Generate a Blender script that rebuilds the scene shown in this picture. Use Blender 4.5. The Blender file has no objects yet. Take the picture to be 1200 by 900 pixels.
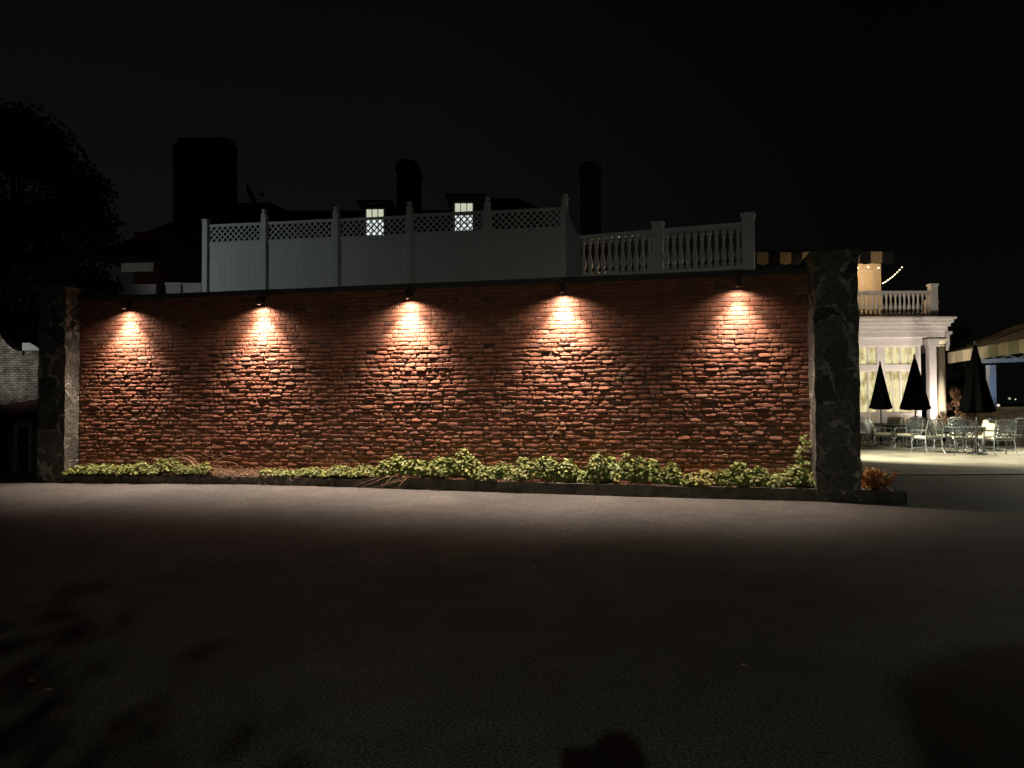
import bpy, math, random
from mathutils import Vector, Matrix, noise
R = math.radians
random.seed(7)
scene = bpy.context.scene
col = scene.collection

# ------------------------------------------------------------------ camera
F = 900.0; CH = 1.5
pitch = math.atan(23/900); roll = 0.0048
fw = Vector((0, math.cos(pitch), math.sin(pitch)))
r0 = Vector((1, 0, 0)); u0 = Vector((0, -math.sin(pitch), math.cos(pitch)))
rt = r0*math.cos(roll) - u0*math.sin(roll)
up = r0*math.sin(roll) + u0*math.cos(roll)
CAM = Vector((0, 0, CH))
def ray(px, py): return fw*F + rt*(px-600) + up*(450-py)
def ground(px, py, z=0.0):
    d = ray(px, py); t = (z-CH)/d.z; return CAM + d*t
def at(px, py, Y):
    d = ray(px, py); return CAM + d*(Y/d.y)
def on_plane(px, py, p, n):
    d = ray(px, py); return CAM + d*((p-CAM).dot(n)/d.dot(n))
cd = bpy.data.cameras.new('camera'); cam = bpy.data.objects.new('camera', cd); col.objects.link(cam)
cd.sensor_width = 36; cd.lens = 27; cd.clip_end = 2000; cd.clip_start = 0.02
m = Matrix((rt, up, -fw)).transposed().to_4x4(); m.translation = CAM; cam.matrix_world = m
scene.camera = cam

# ------------------------------------------------------------------ helpers
def tag(o, label=None, cat=None, group=None, kind=None):
    if label: o['label'] = label
    if cat: o['category'] = cat
    if group: o['group'] = group
    if kind: o['kind'] = kind
    return o
def empty(name, loc, rz=0, label=None, cat=None, group=None):
    o = bpy.data.objects.new(name, None); col.objects.link(o); o.empty_display_size = .2
    o.location = loc; o.rotation_euler = (0, 0, rz)
    return tag(o, label, cat, group)
class MB:
    def __init__(s): s.v = []; s.f = []; s.c = []; s.smooth = False; s.hascol = False
    def add(s, vs, fs, c=None):
        b = len(s.v); s.v.extend([tuple(v) for v in vs])
        for f in fs:
            s.f.append(tuple(b+i for i in f)); s.c.append(c or (1, 1, 1))
        if c: s.hascol = True
        return s
    def box(s, a, b, c=None, M=None):
        x0, x1 = sorted((a[0], b[0])); y0, y1 = sorted((a[1], b[1])); z0, z1 = sorted((a[2], b[2]))
        vs = [Vector(p) for p in ((x0,y0,z0),(x1,y0,z0),(x1,y1,z0),(x0,y1,z0),(x0,y0,z1),(x1,y0,z1),(x1,y1,z1),(x0,y1,z1))]
        if M: vs = [M @ v for v in vs]
        return s.add(vs, [(0,3,2,1),(4,5,6,7),(0,1,5,4),(1,2,6,5),(2,3,7,6),(3,0,4,7)], c)
    def bar(s, p, q, w, t, n=Vector((0,0,1)), c=None):
        p = Vector(p); q = Vector(q); d = (q-p).normalized(); n = Vector(n)
        a = d.cross(n)
        a = a.normalized() if a.length > 1e-6 else Vector((1,0,0)); b = a.cross(d).normalized()
        vs = []
        for e in (p, q):
            for i, j in ((-1,-1),(1,-1),(1,1),(-1,1)): vs.append(e + a*(i*w/2) + b*(j*t/2))
        return s.add(vs, [(0,3,2,1),(4,5,6,7),(0,1,5,4),(1,2,6,5),(2,3,7,6),(3,0,4,7)], c)
    def tube(s, pts, r, n=6, c=None):
        pts = [Vector(p) for p in pts]; k = len(pts)
        rs = r if isinstance(r, (list, tuple)) else [r]*k
        vs = []; fs = []
        for i, p in enumerate(pts):
            d = (pts[min(i+1, k-1)] - pts[max(i-1, 0)]).normalized()
            ref = Vector((0,0,1)) if abs(d.z) < .9 else Vector((1,0,0))
            a = d.cross(ref).normalized(); b = a.cross(d)
            for j in range(n):
                t = 2*math.pi*j/n; vs.append(p + (a*math.cos(t)+b*math.sin(t))*rs[i])
        for i in range(k-1):
            for j in range(n): fs.append((i*n+j, i*n+(j+1) % n, (i+1)*n+(j+1) % n, (i+1)*n+j))
        fs.append(tuple(range(n))[::-1]); fs.append(tuple((k-1)*n+j for j in range(n)))
        return s.add(vs, fs, c)
    def lathe(s, prof, n=14, loc=(0,0,0), c=None, fn=None):
        vs = []; fs = []; k = len(prof)
        for i, (r, z) in enumerate(prof):
            for j in range(n):
                t = 2*math.pi*j/n; rr = r if not fn else fn(r, z, t)
                vs.append((loc[0]+rr*math.cos(t), loc[1]+rr*math.sin(t), loc[2]+z))
        for i in range(k-1):
            for j in range(n): fs.append((i*n+j, i*n+(j+1) % n, (i+1)*n+(j+1) % n, (i+1)*n+j))
        if prof[0][0] > 1e-4: fs.append(tuple(range(n))[::-1])
        if prof[-1][0] > 1e-4: fs.append(tuple((k-1)*n+j for j in range(n)))
        return s.add(vs, fs, c)
    def build(s, name, mat, parent=None, smooth=False):
        me = bpy.data.meshes.new(name); me.from_pydata(s.v, [], s.f); me.update()
        if s.hascol:
            ca = me.color_attributes.new('tint', 'FLOAT_COLOR', 'CORNER')
            vals = []
            for f, c in zip(s.f, s.c):
                for _ in f: vals.extend((c[0], c[1], c[2], 1))
            ca.data.foreach_set('color', vals)
        if smooth: me.polygons.foreach_set('use_smooth', [True]*len(me.polygons))
        me.materials.append(mat)
        o = bpy.data.objects.new(name, me); col.objects.link(o)
        if parent: o.parent = parent
        return o
def rel(o, parent):
    o.parent = parent; return o

# ------------------------------------------------------------------ materials
def nmat(name):
    mt = bpy.data.materials.new(name); mt.use_nodes = True
    nt = mt.node_tree; return mt, nt, nt.nodes['Principled BSDF']
def mat(name, base, rough=.6, metal=0, var=.25, scale=8, bump=0, bscale=60, tint=False, spec=.5, dirt=None):
    mt, nt, b = nmat(name); N = nt.nodes; L = nt.links
    tc = N.new('ShaderNodeTexCoord'); nz = N.new('ShaderNodeTexNoise'); nz.inputs['Scale'].default_value = scale
    nz.inputs['Detail'].default_value = 6; L.new(tc.outputs['Object'], nz.inputs['Vector'])
    rp = N.new('ShaderNodeMapRange'); rp.inputs['From Min'].default_value = .3; rp.inputs['From Max'].default_value = .7
    rp.inputs['To Min'].default_value = 1-var; rp.inputs['To Max'].default_value = 1+var*.6
    L.new(nz.outputs['Fac'], rp.inputs['Value'])
    mx = N.new('ShaderNodeVectorMath'); mx.operation = 'SCALE'; L.new(rp.outputs['Result'], mx.inputs['Scale'])
    if tint:
        at_ = N.new('ShaderNodeAttribute'); at_.attribute_name = 'tint'
        m2 = N.new('ShaderNodeVectorMath'); m2.operation = 'MULTIPLY'; m2.inputs[1].default_value = base
        L.new(at_.outputs['Color'], m2.inputs[0]); L.new(m2.outputs[0], mx.inputs[0])
    else: mx.inputs[0].default_value = base
    L.new(mx.outputs[0], b.inputs['Base Color'])
    b.inputs['Roughness'].default_value = rough; b.inputs['Metallic'].default_value = metal
    b.inputs['Specular IOR Level'].default_value = spec
    if bump:
        n2 = N.new('ShaderNodeTexNoise'); n2.inputs['Scale'].default_value = bscale; n2.inputs['Detail'].default_value = 5
        L.new(tc.outputs['Object'], n2.inputs['Vector'])
        bp = N.new('ShaderNodeBump'); bp.inputs['Strength'].default_value = 1; bp.inputs['Distance'].default_value = bump
        L.new(n2.outputs['Fac'], bp.inputs['Height']); L.new(bp.outputs[0], b.inputs['Normal'])
    return mt
def emis(name, color, strength, base=(.8,.8,.8)):
    mt, nt, b = nmat(name); b.inputs['Base Color'].default_value = (*base, 1)
    b.inputs['Emission Color'].default_value = (*color, 1); b.inputs['Emission Strength'].default_value = strength
    return mt

M_brick = mat('brick', (1,1,1), .82, var=.22, scale=55, bump=.005, bscale=70, tint=True, spec=.3)
M_mortar = mat('mortar', (.15,.09,.06), .95, var=.4, scale=14, bump=.02, bscale=40)
M_coping = mat('coping', (.05,.045,.04), .8, var=.4, bump=.01)
M_soil = mat('soil', (.12,.075,.045), .95, var=.5, scale=20, bump=.03, bscale=35)
M_black = mat('black_paint', (.012,.012,.012), .45, var=.2)
M_bronze = mat('bronze', (.05,.035,.025), .5, metal=.6, var=.2)
M_white = mat('vinyl', (.72,.74,.74), .45, var=.06, scale=3)
M_whitew = mat('white_wood', (.72,.68,.64), .55, var=.08, scale=4)
M_cream = mat('cream_stucco', (.70,.62,.45), .75, var=.12, scale=5)
M_roof = mat('shingle', (.022,.021,.02), .9, var=.4, scale=14, bump=.01)
M_dark_brick = mat('old_brick', (.075,.024,.014), .9, var=.5, scale=9, bump=.01)
M_umber_brick = mat('umber_brick', (.03,.022,.018), .9, var=.4)  # darker, browner brick for the right chimney
M_bark = mat('bark', (.06,.045,.03), .95, var=.4, scale=12, bump=.03, bscale=18)
M_alu = mat('cast_aluminium', (.20,.23,.23), .42, metal=.5, var=.25, scale=12)
M_ironw = mat('dark_aluminium', (.05,.055,.055), .45, metal=.4, var=.25, scale=12)
M_cush = mat('cushion_cloth', (.66,.62,.47), .9, var=.12, scale=6)
M_canvas = mat('black_canvas', (.0016,.0016,.0016), 1, var=.3, scale=9, spec=0)
M_twig = mat('dry_twig', (.30,.17,.10), .9, var=.4, scale=14)
M_stem = mat('stem', (.10,.09,.04), .8, var=.3)
M_slate = mat('slate_block', (.10,.092,.07), .85, var=.5, scale=7, bump=.012, bscale=30, tint=True)
M_rough = mat('rough_kerb_stone', (.15,.125,.095), .9, var=.65, scale=5, bump=.03, bscale=22, tint=True)

def leafmat(name, base, trans=.25, var=.35, rough=.5):
    mt = mat(name, base, rough, var=var, scale=5, tint=True, spec=.35)
    nt = mt.node_tree; b = nt.nodes['Principled BSDF']; src = b.inputs['Base Color'].links[0].from_socket
    tr = nt.nodes.new('ShaderNodeBsdfTranslucent'); nt.links.new(src, tr.inputs['Color'])
    ms = nt.nodes.new('ShaderNodeMixShader'); ms.inputs[0].default_value = trans
    nt.links.new(b.outputs[0], ms.inputs[1]); nt.links.new(tr.outputs[0], ms.inputs[2])
    nt.links.new(ms.outputs[0], nt.nodes['Material Output'].inputs['Surface']); return mt
M_leaf = leafmat('bed_leaf', (.24,.28,.085), .12)
M_rleaf = leafmat('russet_leaf', (.46,.19,.09), .4)
M_tleaf = leafmat('tree_leaf', (.06,.08,.028))
M_brownleaf = leafmat('brown_leaf', (.13,.075,.035))
M_dry = leafmat('dry_leaf', (.38,.22,.12))

def stone_mat():
    mt, nt, b = nmat('field_stone'); N = nt.nodes; L = nt.links
    tc = N.new('ShaderNodeTexCoord')
    wn = N.new('ShaderNodeTexNoise'); wn.inputs['Scale'].default_value = 3.0; wn.inputs['Detail'].default_value = 4; L.new(tc.outputs['Object'], wn.inputs['Vector'])
    ad = N.new('ShaderNodeVectorMath'); ad.operation = 'MULTIPLY_ADD'; ad.inputs[1].default_value = (.35,.35,.35)
    L.new(wn.outputs['Color'], ad.inputs[0]); L.new(tc.outputs['Object'], ad.inputs[2])
    ve = N.new('ShaderNodeTexVoronoi'); ve.feature = 'DISTANCE_TO_EDGE'; ve.inputs['Scale'].default_value = 2.7
    vc = N.new('ShaderNodeTexVoronoi'); vc.inputs['Scale'].default_value = 2.7
    L.new(ad.outputs[0], ve.inputs['Vector']); L.new(ad.outputs[0], vc.inputs['Vector'])
    # mortar width varies, smeared in places
    sm = N.new('ShaderNodeTexNoise'); sm.inputs['Scale'].default_value = 1.6; sm.inputs['Detail'].default_value = 3
    mp = N.new('ShaderNodeMapping'); mp.inputs['Scale'].default_value = (2.2,2.2,.7); L.new(tc.outputs['Object'], mp.inputs['Vector']); L.new(mp.outputs[0], sm.inputs['Vector'])
    wr = N.new('ShaderNodeMapRange'); wr.inputs['From Min'].default_value = .48; wr.inputs['From Max'].default_value = .72; wr.inputs['To Min'].default_value = .014; wr.inputs['To Max'].default_value = .2
    L.new(sm.outputs['Fac'], wr.inputs['Value'])
    lt = N.new('ShaderNodeMath'); lt.operation = 'SUBTRACT'; L.new(wr.outputs[0], lt.inputs[0]); L.new(ve.outputs['Distance'], lt.inputs[1])
    sh = N.new('ShaderNodeMapRange'); sh.inputs['From Min'].default_value = -.015; sh.inputs['From Max'].default_value = .05; L.new(lt.outputs[0], sh.inputs['Value'])
    cr = N.new('ShaderNodeValToRGB'); e = cr.color_ramp.elements
    e[0].color = (.035,.036,.030,1); e[1].color = (.13,.12,.095,1)
    sp = N.new('ShaderNodeSeparateColor'); L.new(vc.outputs['Color'], sp.inputs[0]); L.new(sp.outputs[0], cr.inputs['Fac'])
    fn = N.new('ShaderNodeTexNoise'); fn.inputs['Scale'].default_value = 18; fn.inputs['Detail'].default_value = 8; L.new(tc.outputs['Object'], fn.inputs['Vector'])
    fr = N.new('ShaderNodeMapRange'); fr.inputs['From Min'].default_value = .3; fr.inputs['From Max'].default_value = .7; fr.inputs['To Min'].default_value = .5; fr.inputs['To Max'].default_value = 1.4; L.new(fn.outputs['Fac'], fr.inputs['Value'])
    sc = N.new('ShaderNodeVectorMath'); sc.operation = 'SCALE'; L.new(cr.outputs[0], sc.inputs[0]); L.new(fr.outputs[0], sc.inputs['Scale'])
    sc2 = N.new('ShaderNodeVectorMath'); sc2.operation = 'SCALE'; sc2.inputs[0].default_value = (.30,.285,.245); L.new(fr.outputs[0], sc2.inputs['Scale'])
    mx = N.new('ShaderNodeMix'); mx.data_type = 'RGBA'; L.new(sh.outputs[0], mx.inputs[0]); L.new(sc.outputs[0], mx.inputs[6]); L.new(sc2.outputs[0], mx.inputs[7])
    L.new(mx.outputs[2], b.inputs['Base Color']); b.inputs['Roughness'].default_value = .85
    hm = N.new('ShaderNodeMath'); hm.operation = 'MULTIPLY_ADD'; hm.inputs[1].default_value = -.5; L.new(sh.outputs[0], hm.inputs[0]); L.new(fn.outputs['Fac'], hm.inputs[2])
    bp = N.new('ShaderNodeBump'); bp.inputs['Distance'].default_value = .03; L.new(hm.outputs[0], bp.inputs['Height']); L.new(bp.outputs[0], b.inputs['Normal'])
    return mt
M_stone = stone_mat()

def asphalt_mat():
    mt, nt, b = nmat('asphalt'); N = nt.nodes; L = nt.links
    tc = N.new('ShaderNodeTexCoord')
    def nz(s, d=4, dist=0):
        n = N.new('ShaderNodeTexNoise'); n.inputs['Scale'].default_value = s; n.inputs['Detail'].default_value = d; n.inputs['Distortion'].default_value = dist
        L.new(tc.outputs['Object'], n.inputs['Vector']); return n
    big = nz(.45, 5, .6); mid = nz(2.6, 6, .3); fine = nz(60, 7)
    def mr(n, a, b_, c, d):
        m_ = N.new('ShaderNodeMapRange'); 
        for k, v in zip(('From Min','From Max','To Min','To Max'), (a, b_, c, d)): m_.inputs[k].default_value = v
        L.new(n.outputs['Fac'], m_.inputs['Value']); return m_
    a1 = mr(big, .35, .65, .75, 1.2); a2 = mr(mid, .3, .7, .82, 1.15); a3 = mr(fine, .36, .64, .3, 1.85)
    p = N.new('ShaderNodeMath'); p.operation = 'MULTIPLY'; L.new(a1.outputs[0], p.inputs[0]); L.new(a2.outputs[0], p.inputs[1])
    q = N.new('ShaderNodeMath'); q.operation = 'MULTIPLY'; L.new(p.outputs[0], q.inputs[0]); L.new(a3.outputs[0], q.inputs[1])
    s = N.new('ShaderNodeVectorMath'); s.operation = 'SCALE'; s.inputs[0].default_value = (.088,.080,.073); L.new(q.outputs[0], s.inputs['Scale'])
    L.new(s.outputs[0], b.inputs['Base Color']); b.inputs['Roughness'].default_value = .8; b.inputs['Specular IOR Level'].default_value = .3
    bp = N.new('ShaderNodeBump'); bp.inputs['Distance'].default_value = .004; L.new(fine.outputs['Fac'], bp.inputs['Height']); L.new(bp.outputs[0], b.inputs['Normal'])
    return mt
M_asph = asphalt_mat()
M_conc = mat('patio_concrete', (.33,.30,.225), .8, var=.4, scale=.8, bump=.01, bscale=50)

def painted_brick():
    mt, nt, b = nmat('painted_brick'); N = nt.nodes; L = nt.links
    tc = N.new('ShaderNodeTexCoord'); sx = N.new('ShaderNodeSeparateXYZ'); L.new(tc.outputs['Object'], sx.inputs[0])
    cb = N.new('ShaderNodeCombineXYZ'); L.new(sx.outputs[0], cb.inputs[0]); L.new(sx.outputs[2], cb.inputs[1])
    br = N.new('ShaderNodeTexBrick'); br.inputs['Scale'].default_value = 1; br.inputs['Brick Width'].default_value = .21; br.inputs['Row Height'].default_value = .085
    br.inputs['Mortar Size'].default_value = .012; br.inputs['Color1'].default_value = (.50,.47,.41,1); br.inputs['Color2'].default_value = (.30,.27,.22,1); br.inputs['Mortar'].default_value = (.12,.11,.09,1)
    L.new(cb.outputs[0], br.inputs['Vector'])
    nz = N.new('ShaderNodeTexNoise'); nz.inputs['Scale'].default_value = 3.5; nz.inputs['Detail'].default_value = 8; L.new(tc.outputs['Object'], nz.inputs['Vector'])
    mr = N.new('ShaderNodeMapRange'); mr.inputs['From Min'].default_value = .35; mr.inputs['From Max'].default_value = .65; mr.inputs['To Min'].default_value = .35; mr.inputs['To Max'].default_value = 1.1; L.new(nz.outputs['Fac'], mr.inputs['Value'])
    s = N.new('ShaderNodeVectorMath'); s.operation = 'SCALE'; L.new(br.outputs['Color'], s.inputs[0]); L.new(mr.outputs[0], s.inputs['Scale']); L.new(s.outputs[0], b.inputs['Base Color'])
    bp = N.new('ShaderNodeBump'); bp.inputs['Distance'].default_value = .02; bp.invert = True; L.new(br.outputs['Fac'], bp.inputs['Height']); L.new(bp.outputs[0], b.inputs['Normal'])
    b.inputs['Roughness'].default_value = .85; return mt
M_pbrick = painted_brick()

# ------------------------------------------------------------------ wall frame
PA = ground(75, 567); PB = ground(957, 588)          # front bottom corners of the two piers
d0 = (PA-PB).normalized(); n0 = Vector((d0.y, -d0.x, 0))
if n0.y > 0: n0 = -n0
pl_, pr_ = .36, .56
WL = PA - n0*pl_; WR = PB - n0*pr_
U = (WL-WR); WLEN = U.length; U.normalize()
N_ = Vector((U.y, -U.x, 0)); N_ = -N_ if N_.y > 0 else N_
WANG = math.atan2(U.y, U.x)
MW = Matrix(((U.x, N_.x, 0, WR.x), (U.y, N_.y, 0, WR.y), (0, 0, 1, 0), (0, 0, 0, 1)))  # (s, d, z) -> world
def W(s, d, z): return MW @ Vector((s, d, z))
def wall_s(px, py, d=0):
    p = on_plane(px, py, WR + N_*d, N_); return (p-WR).dot(U), p.z
HW = 3.64
def smooth01(t): t = max(0, min(1, t)); return t*t*(3-2*t)
def gh(x, y):
    z = .062*math.exp(-((x+4.0)/4.2)**2)*smooth01((y-6)/6)
    z -= 1.0*smooth01((y-16.3)/8)*smooth01((-8.2-x)/2.0)
    return z

# ------------------------------------------------------------------ ground
xs = sorted(set([-300,-200,-120,-80,-50,-35,-28,-22,-18] + [i*.5 for i in range(-32, 17)] + [9,10,12,15,20,28,40,60,100,180,300]))
ys = sorted(set([-60,-40,-25,-15,-10,-6,-3,0,2,4] + [5+i*.5 for i in range(0, 45)] + [30,35,45,60,90,140,220,400]))
g = MB(); g.v = [(x, y, gh(x, y)) for y in ys for x in xs]; nx = len(xs)
g.f = [(j*nx+i, j*nx+i+1, (j+1)*nx+i+1, (j+1)*nx+i) for j in range(len(ys)-1) for i in range(nx-1)]; g.c = [(1,1,1)]*len(g.f)
tag(g.build('driveway', M_asph, smooth=True), kind='structure')
pe = ground(1055, 557).y
p_ = MB(); n1 = 30
p_.add([(5.4, pe, .02), (60, pe-.25, .02), (60, 60, .02), (5.4, 60, .02), (5.4, pe, -.05), (60, pe-.25, -.05)], [(0,1,2,3),(4,5,1,0)])
tag(p_.build('patio', M_conc), kind='structure')

# ------------------------------------------------------------------ brick wall
wall = empty('brick_wall', WR, WANG, 'long rough red brick wall with five downlights between two stone piers', 'wall')
# local frame of wall empty: x = s along U, y = rotated; N_ direction in local:
SG = -1 if (Matrix.Rotation(WANG, 3, 'Z') @ Vector((0, 1, 0))).dot(N_) < 0 else 1
def wl(s, d, z): return (s, SG*d, z)
CO = .0745; NC = int((HW-.1)/CO)
bk = MB(); rnd = random.Random(3)
def wavez(s, k):
    z = k*CO
    amp = .35+.65*smooth01((2.9-z)/1.2)
    return z + amp*.022*noise.noise(Vector((s*.55, k*.11, 3.1))) + amp*.006*noise.noise(Vector((s*2.3, k*.7, 9)))
for k in range(0, NC+1):
    s = -.12*rnd.random(); z = k*CO
    wild = smooth01((2.95-z)/1.0)*(.6+.4*smooth01((z-.2)/.5))
    i = k % 2
    rowp = .016*noise.noise(Vector((k*.83, 1.7, 0)))
    while s < WLEN:
        header = (i % 3 == 2) if rnd.random() < .75 else rnd.random() < .4
        L_ = (.098 if header else .205) + rnd.uniform(-.012, .012)*(.4+wild)
        if rnd.random() < .12*wild: L_ *= rnd.uniform(.75, 1.2)
        s1 = min(s+L_, WLEN); i += 1
        if s1-s < .03: s = s1; continue
        sc_ = (s+s1)/2; zb = wavez(sc_, k); zt = wavez(sc_, k+1)
        gap = .0065+.004*rnd.random()*wild+.002*wild
        h0 = zb+gap*.7+rnd.uniform(-.003,.005)*wild; h1 = zt-gap*.7+rnd.uniform(-.006,.003)*wild
        a0 = s+gap*.55; a1 = s1-gap*.55
        patch = noise.noise(Vector((sc_*1.2, z*2.2, 5)))
        deep = max(0, noise.noise(Vector((sc_*.8, k*.45, 20))))
        pr = .009 + wild*(rowp*.42*(.3+1.5*deep) + .004*patch + rnd.gauss(0, .0026)) + rnd.gauss(0, .0016)
        if rnd.random() < .008*wild: pr -= .022
        pr = max(-.012, min(.03, pr))
        tilt = rnd.gauss(0, .0028)*(.3+wild); yaw = rnd.gauss(0, .003)*(.3+wild)
        w2 = (a1-a0)/2; c_ = min(.016*(.45+wild*rnd.uniform(.4,1.3)), w2*.6); cz = min(c_*.75, (h1-h0)*.33)
        out = [(a0+c_,h0),(a1-c_,h0),(a1,h0+cz),(a1,h1-cz),(a1-c_,h1),(a0+c_,h1),(a0,h1-cz),(a0,h0+cz)]
        out = [(x+rnd.uniform(-.003,.003)*(.3+wild), y_+rnd.uniform(-.002,.002)*(.3+wild)) for x, y_ in out]
        zc = (h0+h1)/2; vs = []
        e1 = .0045+.0028*wild; e2 = .004+.0025*wild
        def dd(x, y_): return pr + tilt*(y_-zc)/.03 + yaw*(x-sc_)/.1
        for x, y_ in out: vs.append(wl(x, -.04, y_))
        for x, y_ in out: vs.append(wl(x, dd(x, y_)-e1, y_))
        for x, y_ in out:
            xi = x + (e2*1.3 if x < sc_ else -e2*1.3); yi = y_ + (e2 if y_ < zc else -e2)
            vs.append(wl(xi, dd(x, y_)-e1*.18+rnd.uniform(-.0015,.0015)*(.5+wild), yi))
        vs.append(wl(sc_, dd(sc_, zc)+rnd.uniform(0,.003), zc))
        fs = []
        for q in range(8):
            r_ = (q+1) % 8
            fs += [(q, r_, 8+r_, 8+q), (8+q, 8+r_, 16+r_, 16+q), (16+q, 16+r_, 24)]
        if SG > 0: fs = [f[::-1] for f in fs]
        t = rnd.random(); v = rnd.uniform(.82, 1.14)
        if t < .06: cc = (.17, .080, .058)
        elif t < .13: cc = (.29, .155, .10)
        elif t < .5: cc = (.285, .115, .068)
        elif t < .8: cc = (.27, .102, .060)
        else: cc = (.28, .122, .078)
        v *= 1-.22*smooth01((z-2.6)/.7)  # top courses darkened in colour to stand in for shade above the lamps
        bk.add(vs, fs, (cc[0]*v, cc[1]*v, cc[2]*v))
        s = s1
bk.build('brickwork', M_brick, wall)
# mortar bed: lumpy backing sheet on a thick core
mo = MB(); ns, nzz = 420, 110
for j in range(nzz+1):
    for i in range(ns+1):
        s = WLEN*i/ns; z = -.3+(HW-.1+.3)*j/nzz
        wd = smooth01((2.95-z)/1.0)
        mo.v.append(wl(s, -.002-.007*wd+.006*noise.noise(Vector((s*4, z*6, 0)))+.003*noise.noise(Vector((s*19, z*30, 0))), z))
for j in range(nzz):
    for i in range(ns):
        a = j*(ns+1)+i; f = (a, a+1, a+ns+2, a+ns+1); mo.f.append(f if SG < 0 else f[::-1]); mo.c.append((1,1,1))
mo.box(wl(0, -.03, -.3), wl(WLEN, -.36, HW-.1))
mo.build('mortar', M_mortar, wall)
cp = MB(); s = 0
while s < WLEN:
    e = min(WLEN, s+rnd.uniform(.85, 1.15)); t = rnd.uniform(-.006, .006)
    cp.box(wl(s+.004, .055+t, HW-.098), wl(e-.004, -.42, HW+t)); s = e
cp.build('coping', M_coping, wall)

# ------------------------------------------------------------------ stone piers
def pier(name_lbl, corner, width, depth, H, seed, left):
    # corner: ground point of the front corner nearest the wall centre; extends away from the centre
    root = empty('stone_pier', corner, WANG, name_lbl, 'pier', 'stone piers ending the brick wall')
    sg = 1 if left else -1
    mb = MB(); rn = 34
    def face(fn, nu, nv):
        b = len(mb.v)
        for j in range(nv+1):
            for i in range(nu+1):
                p = Vector(fn(i/nu, j/nv))
                q = p + Vector((seed, 0, 0))
                o = Vector((noise.noise(q*3.1), noise.noise(q*3.1+Vector((9,0,0))), 0))*.022 + Vector((noise.noise(q*11), noise.noise(q*11+Vector((5,3,0))), 0))*.009
                mb.v.append(tuple(p+o))
        for j in range(nv):
            for i in range(nu):
                a = b+j*(nu+1)+i; mb.f.append((a, a+1, a+nu+2, a+nu+1)); mb.c.append((1,1,1))
    x0, x1 = 0, sg*width
    yf, yb = 0, -SG*depth
    z0 = -1.0 if left else -.1
    flare = lambda z: .0
    face(lambda u, v: (x0+(x1-x0)*u, yf, z0+(H-z0)*v), 14, 70)
    face(lambda u, v: (x0, yb+(yf-yb)*u, z0+(H-z0)*v), 14, 70)
    face(lambda u, v: (x1, yb+(yf-yb)*u, z0+(H-z0)*v), 14, 70)
    face(lambda u, v: (x0+(x1-x0)*u, yb, z0+(H-z0)*v), 14, 70)
    mb.build('stonework', M_stone, root, smooth=False)
    c = MB(); o = .055
    xa, xb = sorted((x0-sg*o, x1+sg*o)); ya, yb2 = sorted((yf+SG*o, yb-SG*o))
    c.box((xa, ya, H), (xb, yb2, H+.09))
    cap = c.build('cap_stone', M_stone, root)
    md = cap.modifiers.new('bevel', 'BEVEL'); md.width = .018; md.segments = 2
    return root
pwL = (ground(40, 567)-PA).length; pwR = (ground(1011, 590.5)-PB).length
pier('left dark stone pier of the brick wall, its inner side warmly lit', PA, .62, .9, 3.74, 0, True)
pier('right tall dark stone pier with white mortar smears beside the patio', PB, pwR, 1.0, 3.70, 40, False)

# ------------------------------------------------------------------ wall lamps
M_bulb = emis('lamp_glow', (1, .80, .58), 35)
LAMP_D = .18
lamp_px = [(145,362),(303,357),(477,350),(659,343),(865,336)]
names = ['leftmost of the five small downlights on the brick wall, nearest the left stone pier',
 'second downlight from the left pier, under the first white fence posts',
 'middle one of the five downlights on the brick wall',
 'fourth downlight from the left, below the sloping end of the white fence',
 'rightmost downlight on the brick wall, beside the tall dark right pier']
for i, (px, py) in enumerate(lamp_px):
    s, z = wall_s(px, py, LAMP_D)
    root = empty('wall_downlight', W(s, .02, 3.46), WANG, names[i], 'wall lamp', 'downlights along the brick wall')
    def q(a, d, zz): return (a, SG*(d-.02), zz-3.46)
    b = MB(); b.tube([q(0,.0,3.46), q(0,.045,3.46)], .055, 14); b.build('mounting_plate', M_bronze, root)
    b = MB(); b.tube([q(0,.04,3.46), q(0,LAMP_D-.05,3.475), q(0,LAMP_D-.01,3.465), q(0,LAMP_D,3.43), q(0,LAMP_D,z+.13)], .012, 8); b.build('arm', M_bronze, root)
    b = MB(); b.lathe([(.015,.15),(.032,.13),(.037,.10),(.04,.0),(.037,.0),(.034,.09),(.01,.10)], 18, q(0,LAMP_D,z)); b.build('lamp_shade', M_bronze, root, True)
    b = MB(); b.lathe([(.001,.03),(.025,.035),(.034,.05),(.02,.08)], 14, q(0,LAMP_D,z)); b.build('bulb', M_bulb, root, True)
    for nm, pw, sz, bl, tl in (('lamp_beam', [860,980,1080,1060,640][i], 97, 1.0, -9), ('lamp_spill', [66,76,98,98,44][i], 154, .6, 8)):
        ld = bpy.data.lights.new(nm, 'SPOT'); ld.energy = pw; ld.spot_size = R(sz); ld.spot_blend = bl; ld.color = (1, .80, .65); ld.shadow_soft_size = .03
        lo = bpy.data.objects.new(nm, ld); col.objects.link(lo); lo.parent = root; lo.location = q(0, LAMP_D, z+.012)
        dirl = Vector((0, -SG*math.sin(R(tl)), -math.cos(R(tl)))); lo.rotation_euler = dirl.to_track_quat('-Z', 'Y').to_euler()

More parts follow.
